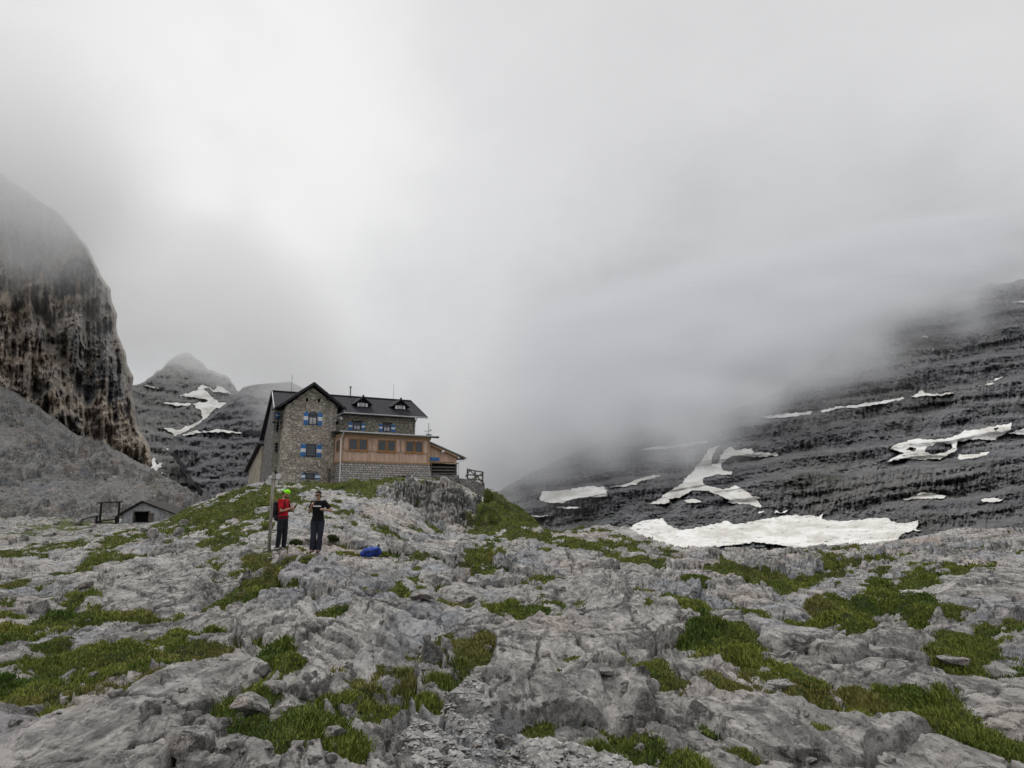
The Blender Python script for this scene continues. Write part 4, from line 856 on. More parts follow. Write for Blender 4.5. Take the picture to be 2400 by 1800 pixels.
    # dormers
    for x in (9.25, 13.72):
        d = MB(); yf = 2.55; z0 = 8.72; d.prism([(x - .62, yf, z0), (x + .62, yf, z0), (x + .62, yf, 9.25), (x, yf, 9.72), (x - .62, yf, 9.25)], (0, 2.6, 0)); d = d.build("dormer", M_BLACKWOOD, h)
        r = MB(); r.slab([(x - 1.12, yf - .35, 9.02), (x, yf - .35, 9.92), (x, 4.9, 9.97), (x - 1.12, 3.3, 9.15)], .1); r.slab([(x, yf - .35, 9.92), (x + 1.12, yf - .35, 9.02), (x + 1.12, 3.3, 9.15), (x, 4.9, 9.97)], .1); r.build("dormer_roof", M_SLATE, d)
        k = MB(); k.prism([(x - .1, yf - .45, 9.85), (x + .1, yf - .45, 9.85), (x, yf - .45, 10.12)], (0, .5, 0)); k.build("finial", M_TRIM, d)
        g = MB(); g.box((x - .27, yf - .03, 8.82), (x + .27, yf - .01, 9.22)); g.build("pane", M_CURTAIN, d)
        for sgn in (-1, 1): g = MB(); a = x + sgn * .47; g.box((a - .13, yf - .09, 8.80), (a + .13, yf - .05, 9.18)); g.build("shutter", M_WHITE, d)
    # chimney pipe and aerials
    b = MB(); b.tube([(8.67, 5.5, 10.1), (8.67, 5.5, 11.35)], .07, 8); b.tube([(8.67, 5.5, 11.35), (8.67, 5.5, 11.50)], [.20, .12], 8); b.build("chimney_pipe", M_STEEL, h)
    b = MB(); b.tube([(1.9, 5.4, 10.2), (1.9, 5.4, 12.3)], .025, 5); b.build("lightning_rod", M_STEEL, h)
    b = MB(); b.tube([(13.9, 5.4, 10.2), (13.9, 5.4, 12.1)], .02, 5); b.build("lightning_rod", M_STEEL, h)
    b = MB(); b.box((6.15, 1.2, 8.4), (6.75, 1.8, 8.6)); b.build("roof_light", M_WHITE, h)
    b = MB(); b.tube([(15.75, -1.4, 5.4), (15.75, -1.4, 6.3), (15.75, -1.4, 6.9)], .035, 6); b.tube([(15.2, -1.4, 5.95), (16.0, -1.4, 6.0)], .03, 6); b.tube([(16.0, -1.4, 6.0), (16.0, -1.4, 6.2)], .06, 6); b.tube([(15.5, -1.4, 5.5), (16.05, -1.4, 5.52)], [.16, .14], 6); b.build("weather_mast", M_STEEL, h)
    b = MB(); b.tube([(5.0, -.35, -.6), (5.02, -.35, 1.55)], .09, 8); b.build("wooden_post", M_OLDWOOD, h)
hut()
def hloc(x, y, z): return HO + Vector((x * math.cos(PHI) - y * math.sin(PHI), x * math.sin(PHI) + y * math.cos(PHI), z))

def terrace():
    t = empty("retaining_wall", hloc(19.3, -2.2, 0), "dry stone retaining wall at the right end of the hut terrace", "stone wall", rotz=PHI)
    b = MB(); b.prism([(0, 0, -4.5), (0, 0, .78), (1.6, 0, .62), (2.6, 0, .30), (3.0, 0, -.2), (3.15, 0, -4.5)], (0, 3.2, 0)); b.build("masonry", M_GREYWALL, t)
    f = empty("wooden_fence", hloc(20.3, -2.0, .0), "grey crossed-plank fence and stair rail on top of the terrace wall", "fence", rotz=PHI)
    for x, z0, z1 in ((0, .4, 1.9), (1.9, -1.8, 1.58), (.95, .2, 1.62), (2.05, -1.9, .35)): b = MB(); b.box((x - .07, -.05, z0), (x + .07, .09, z1)); b.build("post", M_OLDWOOD, f)
    for a in ([(-.3, .95), (.3, 1.85)], [(.1, 1.75), (1.9, 1.55)], [(0, 1.2), (1.9, 1.15)], [(.1, 1.8), (1.9, .4)], [(0, .75), (1.9, .62)], [(.5, .5), (1.95, 1.5)], [(.6, .9), (2.0, -.9)], [(.95, 1.2), (2.05, .1)], [(1.5, -.3), (2.1, -.35)]):
        b = MB(); b.tube([(a[0][0], -.09, a[0][1]), (a[1][0], -.09, a[1][1])], .075, 4); b.build("rail", M_OLDWOOD, f)
terrace()

# ------------------------------------------------------------------ shed, timber frame, fence by it
def shed():
    O = Vector((-43.0, 92, .2)); s = empty("shed", O, "low whitewashed shed with an open dark doorway below the scree", "shed", rotz=R(2)); k = 1.0
    mw, t, bs = new_mat("flaking whitewash", .9, .2); o = objc(t); c = t.mix(t.maprange(t.noise(scl(t, o, (1, 1, .4)), 2.0, 6, .7), .40, .62), (.42, .43, .46), (.24, .24, .25)); setc(t, bs, c)
    b = MB(); poly = [(-2.7, -2), (-2.7, 1.55), (-.38, 2.85), (1.9, 1.75), (3.6, 1.0), (3.6, -2)]
    front = [(-2.7, -2.5), (-2.7, 1.45), (-.38, 2.82), (3.7, 1.02), (3.7, -2.5)]
    # wall built round the doorway
    for q in ([(-2.7, -2.5), (-1.32, -2.5), (-1.32, 2.26), (-2.7, 1.45)], [(-1.32, 1.75), (.42, 1.75), (.42, 2.47), (-.38, 2.82), (-1.32, 2.26)], [(.42, -2.5), (3.7, -2.5), (3.7, 1.02), (.42, 2.47)]): b.prism([(x, 0, z) for x, z in q], (0, .25, 0))
    b.box((-2.7, .25, -2.5), (-2.5, 6, 1.4)); b.box((3.5, .25, -2.5), (3.7, 6, .9)); b.box((-2.5, 5.8, -2.5), (3.5, 6, 1.0)); b.build("wall", mw, s)
    b = MB(); b.box((-1.32, .6, -2.5), (.42, .7, 1.75)); b.build("interior_shade_panel", M_DARK, s)  # near-black panel standing in for the shade inside the doorway
    b = MB(); b.box((-1.42, -.05, -1), (-1.30, .02, 1.8)); b.box((.40, -.05, -1), (.50, .02, 1.8)); b.box((-1.42, -.06, 1.75), (.50, .02, 1.87)); b.build("door_frame", M_OLDWOOD, s)
    b = MB(); b.box((.52, -.10, .1), (.95, -.02, 1.6)); b.build("door", M_OLDWOOD, s)
    b = MB(); b.slab([(-3.1, -.4, 1.42), (-.38, -.4, 3.05), (-.38, 6.3, 3.05), (-3.1, 6.3, 1.42)], .17); b.slab([(-.38, -.4, 3.05), (5.2, -.4, .95), (5.2, 6.3, .95), (-.38, 6.3, 3.05)], .17); b.build("roof", M_BLACKWOOD, s)
    b = MB(); b.box((4.1, -.1, -1.5), (4.25, .05, 1.1)); b.build("roof_prop", M_OLDWOOD, s)
    f = empty("timber_frame", (-46.9, 91.4, .1), "dark timber post frame standing left of the white shed", "timber frame")
    for x, z0, z1 in ((-1.05, -1.5, 2.95), (1.07, -1.5, 3.0), (-1.45, -1.5, 1.3), (.8, -1.5, 1.4)): b = MB(); b.box((x - .09, -.09, z0), (x + .09, .09, z1)); b.build("post", M_BLACKWOOD, f)
    for a, c in (((-1.3, 2.88), (1.5, 3.02)), ((-1.3, .75), (.9, 1.0)), ((-3.1, .95), (-1.0, 1.45)), ((-1.4, .6), (1.1, .55))):
        b = MB(); b.tube([(a[0], -.12, a[1]), (c[0], -.12, c[1])], .08, 4); b.build("beam", M_BLACKWOOD, f)
shed()

# ------------------------------------------------------------------ signpost
def signpost():
    p = empty("signpost", POST, "grey trail signpost with four white plates beside the man in red", "signpost")
    z0 = gz(POST[0], POST[1]); p.location.z = z0; H = P3(638, 1107, 22.6)[2] - z0
    lean = (P3(641, 1107, 22.6)[0] - POST[0]) * .9
    m, t, bs = new_mat("bleached post wood", .85, .2); o = objc(t); setc(t, bs, t.mix(t.maprange(t.noise(scl(t, o, (12, 12, 1.2)), 2, 6, .6), .35, .65), (.34, .31, .27), (.17, .155, .135)))
    b = MB(); b.tube([(0, 0, -.3), (lean * .5, 0, H * .5), (lean, 0, H)], [.052, .047, .045], 12); b.build("post", m, p, smooth=True)
    mw = flat_mat("sign white", (.62, .62, .62), .5, .4, .12, 8); lx = lambda z: lean * z / H
    def plate(poly, y): c = MB(); c.prism([(x, y, z) for x, z in poly], (0, .022, 0)); c.build("sign_plate", mw, p)
    zt = H - .02
    plate([(.05 + lean, zt - .17), (.05 + lean, zt - .03), (.17 + lean, zt - .01), (.225 + lean, zt - .08), (.16 + lean, zt - .17)], .055)
    plate([(-.10 + lean, zt - .21), (-.115 + lean, zt - .10), (-.02 + lean, zt - .06), (-.02 + lean, zt - .20)], -.08)
    plate([(-.20 + lean, zt - .33), (-.235 + lean, zt - .25), (-.20 + lean, zt - .18), (-.03 + lean, zt - .18), (-.03 + lean, zt - .35)], .055)
    plate([(.045 + lean, zt - .38), (.045 + lean, zt - .21), (.11 + lean, zt - .20), (.11 + lean, zt - .38)], .06)
    b = MB(); b.tube([(-.06 + lean, -.09, zt - .17), (.03 + lean, -.02, zt - .17)], .022, 8); b.build("bracket", M_STEEL, p)
signpost()
# ------------------------------------------------------------------ people
SKIN = flat_mat("skin", (.42, .25, .18), .6, .35, .08, 8); SKIN2 = flat_mat("tanned skin", (.36, .21, .15), .6, .35, .08, 8)
def ring_loft(mb, rings, n=16):
    """rings: (centre, half width across, half depth, yaw of the across axis)"""
    vs = []; 
    for (cx, cy_, cz, a, d) in rings: vs += [(cx + a * math.cos(2 * math.pi * k / n), cy_ + d * math.sin(2 * math.pi * k / n), cz) for k in range(n)]
    fs = [(i * n + k, i * n + (k + 1) % n, (i + 1) * n + (k + 1) % n, (i + 1) * n + k) for i in range(len(rings) - 1) for k in range(n)]
    fs += [tuple(range(n - 1, -1, -1)), tuple((len(rings) - 1) * n + k for k in range(n))]; mb.add(vs, fs)
def ball(mb, c, r, n=12, m=8):
    vs = [(c[0], c[1], c[2] - r[2])]
    for i in range(1, m): a = math.pi * i / m; vs += [(c[0] + r[0] * math.sin(a) * math.cos(2 * math.pi * k / n), c[1] + r[1] * math.sin(a) * math.sin(2 * math.pi * k / n), c[2] - r[2] * math.cos(a)) for k in range(n)]
    vs.append((c[0], c[1], c[2] + r[2])); L = len(vs) - 1; fs = [(0, 1 + (k + 1) % n, 1 + k) for k in range(n)]
    fs += [(1 + (i - 1) * n + k, 1 + (i - 1) * n + (k + 1) % n, 1 + i * n + (k + 1) % n, 1 + i * n + k) for i in range(1, m - 1) for k in range(n)]
    fs += [(L, 1 + (m - 2) * n + k, 1 + (m - 2) * n + (k + 1) % n) for k in range(n)]; mb.add(vs, fs)
def merged(mb, name, mat, parent, voxel=.008, smooth_it=4):
    """all shapes of mb fused into one continuous smooth surface"""
    o = mb.build("tmp_fuse", mat); r = o.modifiers.new("r", 'REMESH'); r.mode = 'VOXEL'; r.voxel_size = voxel; r.use_smooth_shade = True
    s = o.modifiers.new("s", 'SMOOTH'); s.iterations = smooth_it; s.factor = .5
    me = bpy.data.meshes.new_from_object(o.evaluated_get(bpy.context.evaluated_depsgraph_get())); me.materials.clear(); bpy.data.objects.remove(o)
    for p in me.polygons: p.use_smooth = True
    return link(name, me, mat, parent)
def arm(mb, sh, el, wr, r=(.052, .043, .032, .026)): mb.tube([sh, [(a + b) / 2 for a, b in zip(sh, el)], el, [(a * .4 + b * .6) for a, b in zip(el, wr)], wr], [r[0], r[0] * .92, r[1], r[2] * 1.15, r[3]], 12)
def hand(mb, wr, d, palm_n, curl=.5, s=1.0, thumb=1):
    """palm and five separate bent fingers; d points along the fingers, palm_n out of the palm"""
    w = Vector(wr); d = Vector(d).normalized(); n = Vector(palm_n); n = (n - d * n.dot(d)).normalized(); a = d.cross(n) * thumb
    pc = w + d * .045 * s; mb.tube([w, w + d * .03 * s, w + d * .085 * s], [.026 * s, .034 * s, .030 * s], 10)
    for i, (off, ln) in enumerate(((-.030, .062), (-.010, .075), (.010, .080), (.029, .070))):
        b0 = w + d * .078 * s - a * off * s; p1 = b0 + (d * math.cos(curl * .6) + n * math.sin(curl * .6)) * ln * .45 * s; p2 = p1 + (d * math.cos(curl * 1.6) + n * math.sin(curl * 1.6)) * ln * .32 * s; p3 = p2 + (d * math.cos(curl * 2.4) + n * math.sin(curl * 2.4)) * ln * .25 * s
        mb.tube([b0 - d * .01, b0, p1, p2, p3], [.010 * s, .0095 * s, .009 * s, .0082 * s, .007 * s], 7)
    b0 = w + d * .03 * s + a * .030 * s; p1 = b0 + (d * .6 + a * .7 + n * .25).normalized() * .035 * s; p2 = p1 + (d * .9 + a * .15 + n * .5).normalized() * .03 * s; mb.tube([w + d * .02, b0, p1, p2], [.014 * s, .013 * s, .0105 * s, .008 * s], 7)
def head(mb, c, fwd, s=1.0, down=0.0):
    """skull, jaw, nose, ears; fwd a horizontal unit vector, down tilts the face"""
    c = Vector(c); f0 = Vector((fwd[0], fwd[1], 0)).normalized(); f = f0 * math.cos(down) - Vector((0, 0, 1)) * math.sin(down); up = f0 * math.sin(down) + Vector((0, 0, 1)) * math.cos(down); l = up.cross(f)
    def pt(a, b, h): return c + (f * a + l * b + up * h) * s
    ball(mb, pt(-.01, 0, .03), (.088 * s, .084 * s, .098 * s)); ball(mb, pt(.02, 0, -.035), (.062 * s, .060 * s, .078 * s)); ball(mb, pt(.045, 0, -.085), (.030 * s, .034 * s, .028 * s))
    mb.tube([pt(.075, 0, .015), pt(.102, 0, -.025), pt(.085, 0, -.035)], [.010 * s, .014 * s, .010 * s], 8); mb.tube([pt(.066, -.03, .03), pt(.074, 0, .033), pt(.066, .03, .03)], .013 * s, 8)
    for q in (-1, 1): ball(mb, pt(-.005, q * .082, -.005), (.016 * s, .014 * s, .030 * s), 8, 6); mb.tube([pt(.074, q * .004, -.058), pt(.066, q * .026, -.058)], .008 * s, 6)
    return pt, f, l, up

def man():
    g = gz(MAN[0], MAN[1]); S = 1.02
    r = empty("person", (MAN[0], MAN[1], g), "person in a neon green cap and red t-shirt looking down at a phone", "person", rotz=R(-14))
    # local +x is where he faces, +y his left; (seen from the camera he looks to the right)
    J = dict(hipL=(0, .095, .90), hipR=(0, -.095, .90), kneeL=(.03, .10, .49), kneeR=(-.03, -.11, .49), ankL=(.0, .11, .08), ankR=(-.07, -.12, .08), shL=(.0, .19, 1.44), shR=(.0, -.19, 1.44),
             elL=(.06, .245, 1.15), elR=(.07, -.255, 1.14), wrL=(.30, .08, 1.235), wrR=(.29, -.11, 1.215))
    def torso(mb, e): ring_loft(mb, ([(0, 0, .84, .155 + e, .115 + e)] if e == 0 else []) + [(.0, 0, .93, .168 + e, .128 + e), (.0, 0, 1.08, .148 + e, .112 + e), (.0, 0, 1.22, .168 + e, .12 + e), (-.005, 0, 1.36, .185 + e, .118 + e), (-.01, 0, 1.44, .165 + e, .095 + e), (.0, 0, 1.50, .07 + e, .06 + e)])
    def rot(mb):   # across axis of the torso lies along local y
        mb.v = [(-y_, x_, z_) if False else (y_, x_, z_) for x_, y_, z_ in mb.v]
    def leg(mb, q, e): mb.tube([J['hip' + q], [(a + b) / 2 for a, b in zip(J['hip' + q], J['knee' + q])], J['knee' + q], [a * .65 + b * .35 for a, b in zip(J['knee' + q], J['ank' + q])], J['ank' + q]], [.088 + e, .078 + e, .056 + e, .056 + e, .038 + e], 12)
    b = MB(); torso(b, 0); rot(b)
    for q in 'LR': leg(b, q, 0); arm(b, J['sh' + q], J['el' + q], J['wr' + q])
    for q, sg in (('L', 1), ('R', -1)): b.tube([(0, 0, 1.42), J['sh' + q]], [.07, .062], 10)
    hand(b, J['wrL'], (.75, -.35, .35), (0, -1, .2), .9, 1, 1); hand(b, J['wrR'], (.8, .25, .35), (0, 1, .2), .9, 1, -1)
    b.tube([(-.01, 0, 1.44), (.015, 0, 1.52), (.045, 0, 1.60)], [.064, .056, .056], 12); pt, f, l, up = head(b, (.075, 0, 1.655), (1, 0), 1.02, R(38))
    for q in 'LR': a = J['ank' + q]; b.tube([(a[0] - .05, a[1], .05), (a[0] + .17, a[1], .04)], [.035, .03], 8)
    merged(b, "body", SKIN, r)
    red = flat_mat("red cotton", (.42, .012, .022), .85, .15, .2, 5)
    b = MB(); torso(b, .018); rot(b)
    for q in 'LR': m_ = [s_ * .28 + e_ * .72 for s_, e_ in zip(J['sh' + q], J['el' + q])]; b.tube([(0, 0, 1.41), J['sh' + q], m_], [.08, .085, .078], 12)
    merged(b, "t_shirt", red, r)
    b = MB()
    for q in 'LR': leg(b, q, .022)
    ring_loft(b, [(0, 0, .80, .15, .115), (0, 0, .93, .178, .138), (0, 0, .97, .172, .132)]); b.v = [v if i < len(b.v) - 48 else (v[1], v[0], v[2]) for i, v in enumerate(b.v)]
    merged(b, "trousers", flat_mat("charcoal trousers", (.022, .024, .032), .85, .15, .3, 5), r)
    for q in 'LR':
        a = J['ank' + q]; b = MB(); b.tube([(a[0] - .08, a[1], .055), (a[0], a[1], .07), (a[0] + .10, a[1], .05), (a[0] + .19, a[1], .035)], [.045, .055, .048, .032], 10); b.tube([(a[0], a[1], .06), (a[0] - .005, a[1], .15)], .055, 10); merged(b, "shoe", flat_mat("dark boots", (.035, .03, .028), .8), r)
    # cap with its peak turned over the neck, hair, beard
    b = MB(); ball(b, pt(-.012, 0, .055), (.101, .098, .080)); 
    c = MB(); c.prism([pt(-.085, -.06, .045), pt(-.085, .06, .045), pt(-.20, .045, .0), pt(-.215, 0, -.008), pt(-.20, -.045, .0)], up * .010)
    b.v += c.v; n0 = len(b.v) - len(c.v); b.f += [tuple(i + n0 for i in f_) for f_ in c.f]; b.m += c.m
    merged(b, "cap", flat_mat("neon green fabric", (.30, .95, .012), .7, .2, .08), r, .006, 2)
    b = MB(); ball(b, pt(.03, 0, -.072), (.062, .060, .055)); merged(b, "beard", flat_mat("dark brown hair", (.03, .02, .014), .9), r, .006)
    b = MB(); ball(b, pt(-.045, 0, -.005), (.060, .084, .060)); merged(b, "hair", bpy.data.materials["dark brown hair"], r, .006)
    for q in (-1, 1): b = MB(); ball(b, pt(.074, q * .03, .01), (.008, .010, .006), 8, 6); b.build("eye", M_DARK, r)
    # phone held in both hands
    ph = empty("phone", (0, 0, 0), "dark phone held up in the hands of the man in red", "phone"); w = r.rotation_euler.z
    def W(p): return Vector((MAN[0] + p[0] * math.cos(w) - p[1] * math.sin(w), MAN[1] + p[0] * math.sin(w) + p[1] * math.cos(w), g + p[2]))
    ph.location = W((.40, -.02, 1.29)); ph.rotation_euler = (0, R(-48), w)
    b = MB(); b.box((-.075, -.037, -.004), (.075, .037, .004)); b.build("phone_case", M_DARK, ph, .002); b = MB(); b.box((-.068, -.033, .0042), (.068, .033, .005)); b.build("screen", M_GLASS, ph)
    # backpack on his back
    bp = empty("worn_backpack", W((-.20, 0, 1.2)), "black daypack worn by the man in the red shirt", "backpack", rotz=w); blk = flat_mat("black nylon", (.014, .013, .016), .7, .3, .3, 6)
    b = MB(); ball(b, (-.03, 0, -.02), (.125, .155, .25)); ball(b, (-.09, 0, -.12), (.09, .125, .13)); ball(b, (-.02, 0, .17), (.10, .14, .09)); ball(b, (.02, 0, -.25), (.10, .15, .10)); merged(b, "bag", blk, bp, .012)
    for q in (-1, 1): b = MB(); b.tube([(.08, q * .09, .22), (.16, q * .115, .28), (.27, q * .12, .25), (.335, q * .125, .12), (.33, q * .15, -.02), (.22, q * .175, -.10), (.08, q * .14, -.16)], .019, 8); b.build("shoulder_strap", blk, bp)
    b = MB(); pts = [(.2 + .145 * math.cos(a), .185 * math.sin(a), -.22) for a in [2 * math.pi * i / 20 for i in range(21)]]; b.tube(pts, .024, 8); b.build("hip_belt", blk, bp)
man()

def woman():
    g = gz(WOMAN[0], WOMAN[1]); r = empty("person", (WOMAN[0], WOMAN[1], g), "person in sunglasses, black t-shirt and dark side-striped trousers facing the camera", "person", rotz=R(-90))
    # local +x towards the camera, +y to the right of the picture
    J = dict(hipL=(0, .09, .86), hipR=(0, -.09, .86), kneeL=(.02, .085, .47), kneeR=(.03, -.10, .47), ankL=(-.02, .045, .08), ankR=(.0, -.125, .08), shL=(0, .165, 1.375), shR=(0, -.165, 1.36),
             elL=(.02, .37, 1.13), elR=(.03, -.235, 1.09), wrL=(.19, .225, 1.17), wrR=(.20, -.135, 1.27))
    def torso(mb, e):
        c = MB(); ring_loft(c, ([(0, 0, .80, .15, .11)] if e == 0 else []) + [(.0, 0, .87, .176 + e, .128 + e), (.0, 0, 1.03, .130 + e, .10 + e), (.0, 0, 1.17, .145 + e, .105 + e), (0, 0, 1.27, .155 + e, .118 + e), (0, 0, 1.37, .15 + e, .09 + e), (.0, 0, 1.42, .06 + e, .055 + e)])
        mb.add([(v[1], v[0], v[2]) for v in c.v], c.f)
    def leg(mb, q, e, flare=0): mb.tube([J['hip' + q], [(a + b) / 2 for a, b in zip(J['hip' + q], J['knee' + q])], J['knee' + q], [a * .65 + b * .35 for a, b in zip(J['knee' + q], J['ank' + q])], J['ank' + q]], [.090 + e, .078 + e, .055 + e, .054 + e + flare * .5, .036 + e + flare], 12)
    b = MB(); torso(b, 0)
    for q in 'LR': leg(b, q, 0); arm(b, J['sh' + q], J['el' + q], J['wr' + q], (.045, .038, .030, .023)); b.tube([(0, 0, 1.36), J['sh' + q]], [.06, .052], 10)
    hand(b, J['wrL'], (.35, -.8, .2), (-.6, -.3, -.5), .5, .92, 1); hand(b, J['wrR'], (.25, .25, .8), (-.6, .6, 0), 1.1, .92, -1)
    b.tube([(0, 0, 1.36), (.0, 0, 1.43), (.012, 0, 1.50)], [.055, .048, .048], 12); pt, f, l, up = head(b, (.025, -.01, 1.565), (1, -.1), .96, R(6))
    for q in 'LR': a = J['ank' + q]; b.tube([(a[0] - .04, a[1], .05), (a[0] + .15, a[1], .04)], [.033, .028], 8)
    merged(b, "body", SKIN2, r)
    blk = flat_mat("black cotton", (.010, .010, .012), .85, .15, .3, 5)
    b = MB(); torso(b, .018)
    for q in 'LR': m_ = [s_ * .35 + e_ * .65 for s_, e_ in zip(J['sh' + q], J['el' + q])]; b.tube([(0, 0, 1.34), J['sh' + q], m_], [.07, .074, .068], 12)
    merged(b, "t_shirt", blk, r)
    random.seed(5); b = MB(); x = -.115
    while x < .09: w_ = random.choice((.012, .016, .02)); hh = random.choice((.034, .042, .038)); b.box((.130 - abs(x) * .25, x, 1.247 - .02 * x), (.143 - abs(x) * .25, x + w_, 1.247 + hh - .02 * x)); x += w_ + .004
    b.build("shirt_print", M_WHITE, r)
    navy = flat_mat("dark navy trousers", (.026, .028, .042), .8, .2, .25, 5)
    b = MB()
    for q in 'LR': leg(b, q, .022, .022)
    c = MB(); ring_loft(c, [(0, 0, .78, .15, .11), (0, 0, .88, .182, .134), (0, 0, .96, .165, .125)]); b.add([(v[1], v[0], v[2]) for v in c.v], c.f); merged(b, "trousers", navy, r)
    for q, sg in (('L', 1), ('R', -1)):
        b = MB(); pts = [Vector(J['hip' + q]) + Vector((.0, sg * .108, .02)), (Vector(J['hip' + q]) + Vector(J['knee' + q])) / 2 + Vector((0, sg * .096, 0)), Vector(J['knee' + q]) + Vector((0, sg * .074, 0)), Vector(J['knee' + q]) * .5 + Vector(J['ank' + q]) * .5 + Vector((0, sg * .079, 0)), Vector(J['ank' + q]) + Vector((0, sg * .080, .0))]
        b.tube(pts, .009, 6); b.build("side_stripe", M_WHITE, r)
        a = J['ank' + q]; b = MB(); b.tube([(a[0] - .07, a[1], .055), (a[0], a[1], .07), (a[0] + .10, a[1], .05), (a[0] + .18, a[1], .035)], [.042, .052, .046, .032], 10); b.tube([(a[0], a[1], .06), (a[0] - .005, a[1], .13)], .05, 10); merged(b, "shoe", flat_mat("brown hiking boots", (.16, .10, .075), .8), r)
    b = MB(); ball(b, pt(-.022, 0, .045), (.092, .086, .088)); ball(b, pt(-.06, 0, -.01), (.055, .075, .07)); b.tube([pt(-.09, 0, .06), pt(-.12, .01, .0), pt(-.11, .03, -.09)], [.035, .034, .012], 10)
    merged(b, "hair", flat_mat("dark hair", (.022, .016, .012), .8), r, .006)
    b = MB()
    for q in (-1, 1): ball(b, pt(.088, q * .032, .012), (.010, .028, .020), 10, 6)
    b.tube([pt(.094, -.03, .02), pt(.096, .03, .02)], .005, 6)
    for q in (-1, 1): b.tube([pt(.085, q * .058, .018), pt(.0, q * .088, .012)], .004, 6)
    b.build("sunglasses", M_DARK, r, smooth=True)
woman()

def blue_pack():
    z = gz(PACK[0], PACK[1]); o = empty("blue_backpack", (PACK[0], PACK[1], z + .03), "blue rucksack with black straps lying on the bare rock", "backpack", rotz=R(8)); o.scale = (1, 1, 1.3); random.seed(3)
    m, t, bs = new_mat("blue ripstop", .6, .3); q = objc(t); setc(t, bs, t.mix(t.maprange(t.noise(q, 9, 5, .6), .38, .62), (.008, .065, .42), (.012, .022, .14))); bump(t, bs, t.noise(q, 14, 4, .6), .9, .02)
    b = MB(); ball(b, (-.05, 0, .10), (.22, .15, .10)); ball(b, (.13, 0, .11), (.15, .14, .11)); ball(b, (-.20, -.02, .07), (.10, .12, .07)); ball(b, (-.04, -.12, .08), (.13, .05, .07)); ball(b, (.16, -.08, .16), (.09, .07, .05)); ball(b, (.0, .02, .17), (.12, .09, .05)); merged(b, "bag", m, o, .012, 3)
    k = flat_mat("black webbing", (.012, .012, .015), .7)
    b = MB(); b.tube([(-.16, 0, .13), (-.14, -.02, .22), (-.10, -.03, .24), (-.12, -.04, .15)], [.022, .018, .014, .018], 7); b.build("strap", k, o); b = MB(); b.tube([(.14, 0, .18), (.19, -.01, .26), (.21, -.02, .25), (.20, -.05, .17)], [.02, .016, .014, .016], 7); b.build("strap", k, o)
    b = MB(); b.tube([(.22, 0, .14), (.28, -.02, .08), (.36, -.05, .03), (.42, -.04, .025), (.47, -.06, .02)], .011, 6); b.build("strap", k, o); b = MB(); b.tube([(-.18, -.14, .11), (-.05, -.18, .13), (.1, -.17, .14), (.2, -.14, .16)], .009, 6); b.build("strap", k, o)
    b = MB(); b.box((-.08, -.20, .09), (-.03, -.165, .12)); b.build("buckle", k, o, .004)
blue_pack()

# ------------------------------------------------------------------ loose rocks, one object each
def rock_mesh(name, seed, flat=1.0):
    rnd = random.Random(seed); bm = bmesh.new()
    for i in range(16):
        v = Vector((rnd.gauss(0, 1), rnd.gauss(0, 1), rnd.gauss(0, 1))).normalized() * rnd.uniform(.82, 1.0)
        bm.verts.new((v.x, v.y, max(-.6, min(.62, v.z)) * flat))
    r = bmesh.ops.convex_hull(bm, input=bm.verts[:]); bmesh.ops.delete(bm, geom=[g for g in r.get('geom_interior', []) if isinstance(g, bmesh.types.BMVert)], context='VERTS')
    bmesh.ops.triangulate(bm, faces=bm.faces[:]); bmesh.ops.bevel(bm, geom=bm.edges[:], offset=.05, segments=2, affect='EDGES', profile=.6)
    bmesh.ops.triangulate(bm, faces=bm.faces[:]); bmesh.ops.subdivide_edges(bm, edges=bm.edges[:], cuts=2, use_grid_fill=True)
    P = np.array([v.co[:] for v in bm.verts]); d = fbm(P[:, 0] * 1.7 + seed, P[:, 1] * 1.7 + P[:, 2] * 2.3, 5, seed, .6) * .11 + fbm(P[:, 0] * 7 + P[:, 2] * 5, P[:, 1] * 7, 3, seed + 9) * .03
    for v, k in zip(bm.verts, d): v.co += v.co.normalized() * float(k)
    me = bpy.data.meshes.new(name); bm.to_mesh(me); bm.free(); me.materials.append(M_ROCK); return me
ROCKS = [rock_mesh("rock", 100 + i, (1, .9, .75, .6)[i % 4]) for i in range(8)]; SLABM = [rock_mesh("rock_slab", 200 + i, .34) for i in range(5)]
def put_rock(px, py, w, h, label, cat="rock", group="loose rocks on the limestone slope", slab=False, depth=.9, yaw=None, tilt=(0, 0), seed=0, sink=.25):
    """w, h: size as seen in the photograph"""
    rnd = random.Random(seed * 7 + int(px) + int(py)); p = hit(px, py + h * .35); s = p.y / (F * cP)
    W_ = w * s / 2; H_ = h * s / 2; D_ = W_ * depth
    me = rnd.choice(SLABM if slab else ROCKS); o = bpy.data.objects.new("rock_slab" if slab else "rock", me); COL.objects.link(o)
    fl = .34 if slab else .62; o.scale = (W_, D_, max(H_ / fl * (.8 if slab else 1.0), W_ * .25)); o.rotation_euler = (tilt[0], tilt[1], rnd.uniform(-.5, .5) if yaw is None else yaw)
    p.z = gz(p.x, p.y + D_ * .5); o.location = (p.x, p.y + D_ * .5, p.z + H_ * (1 - sink * 2) * .9); tag(o, label, cat, group)
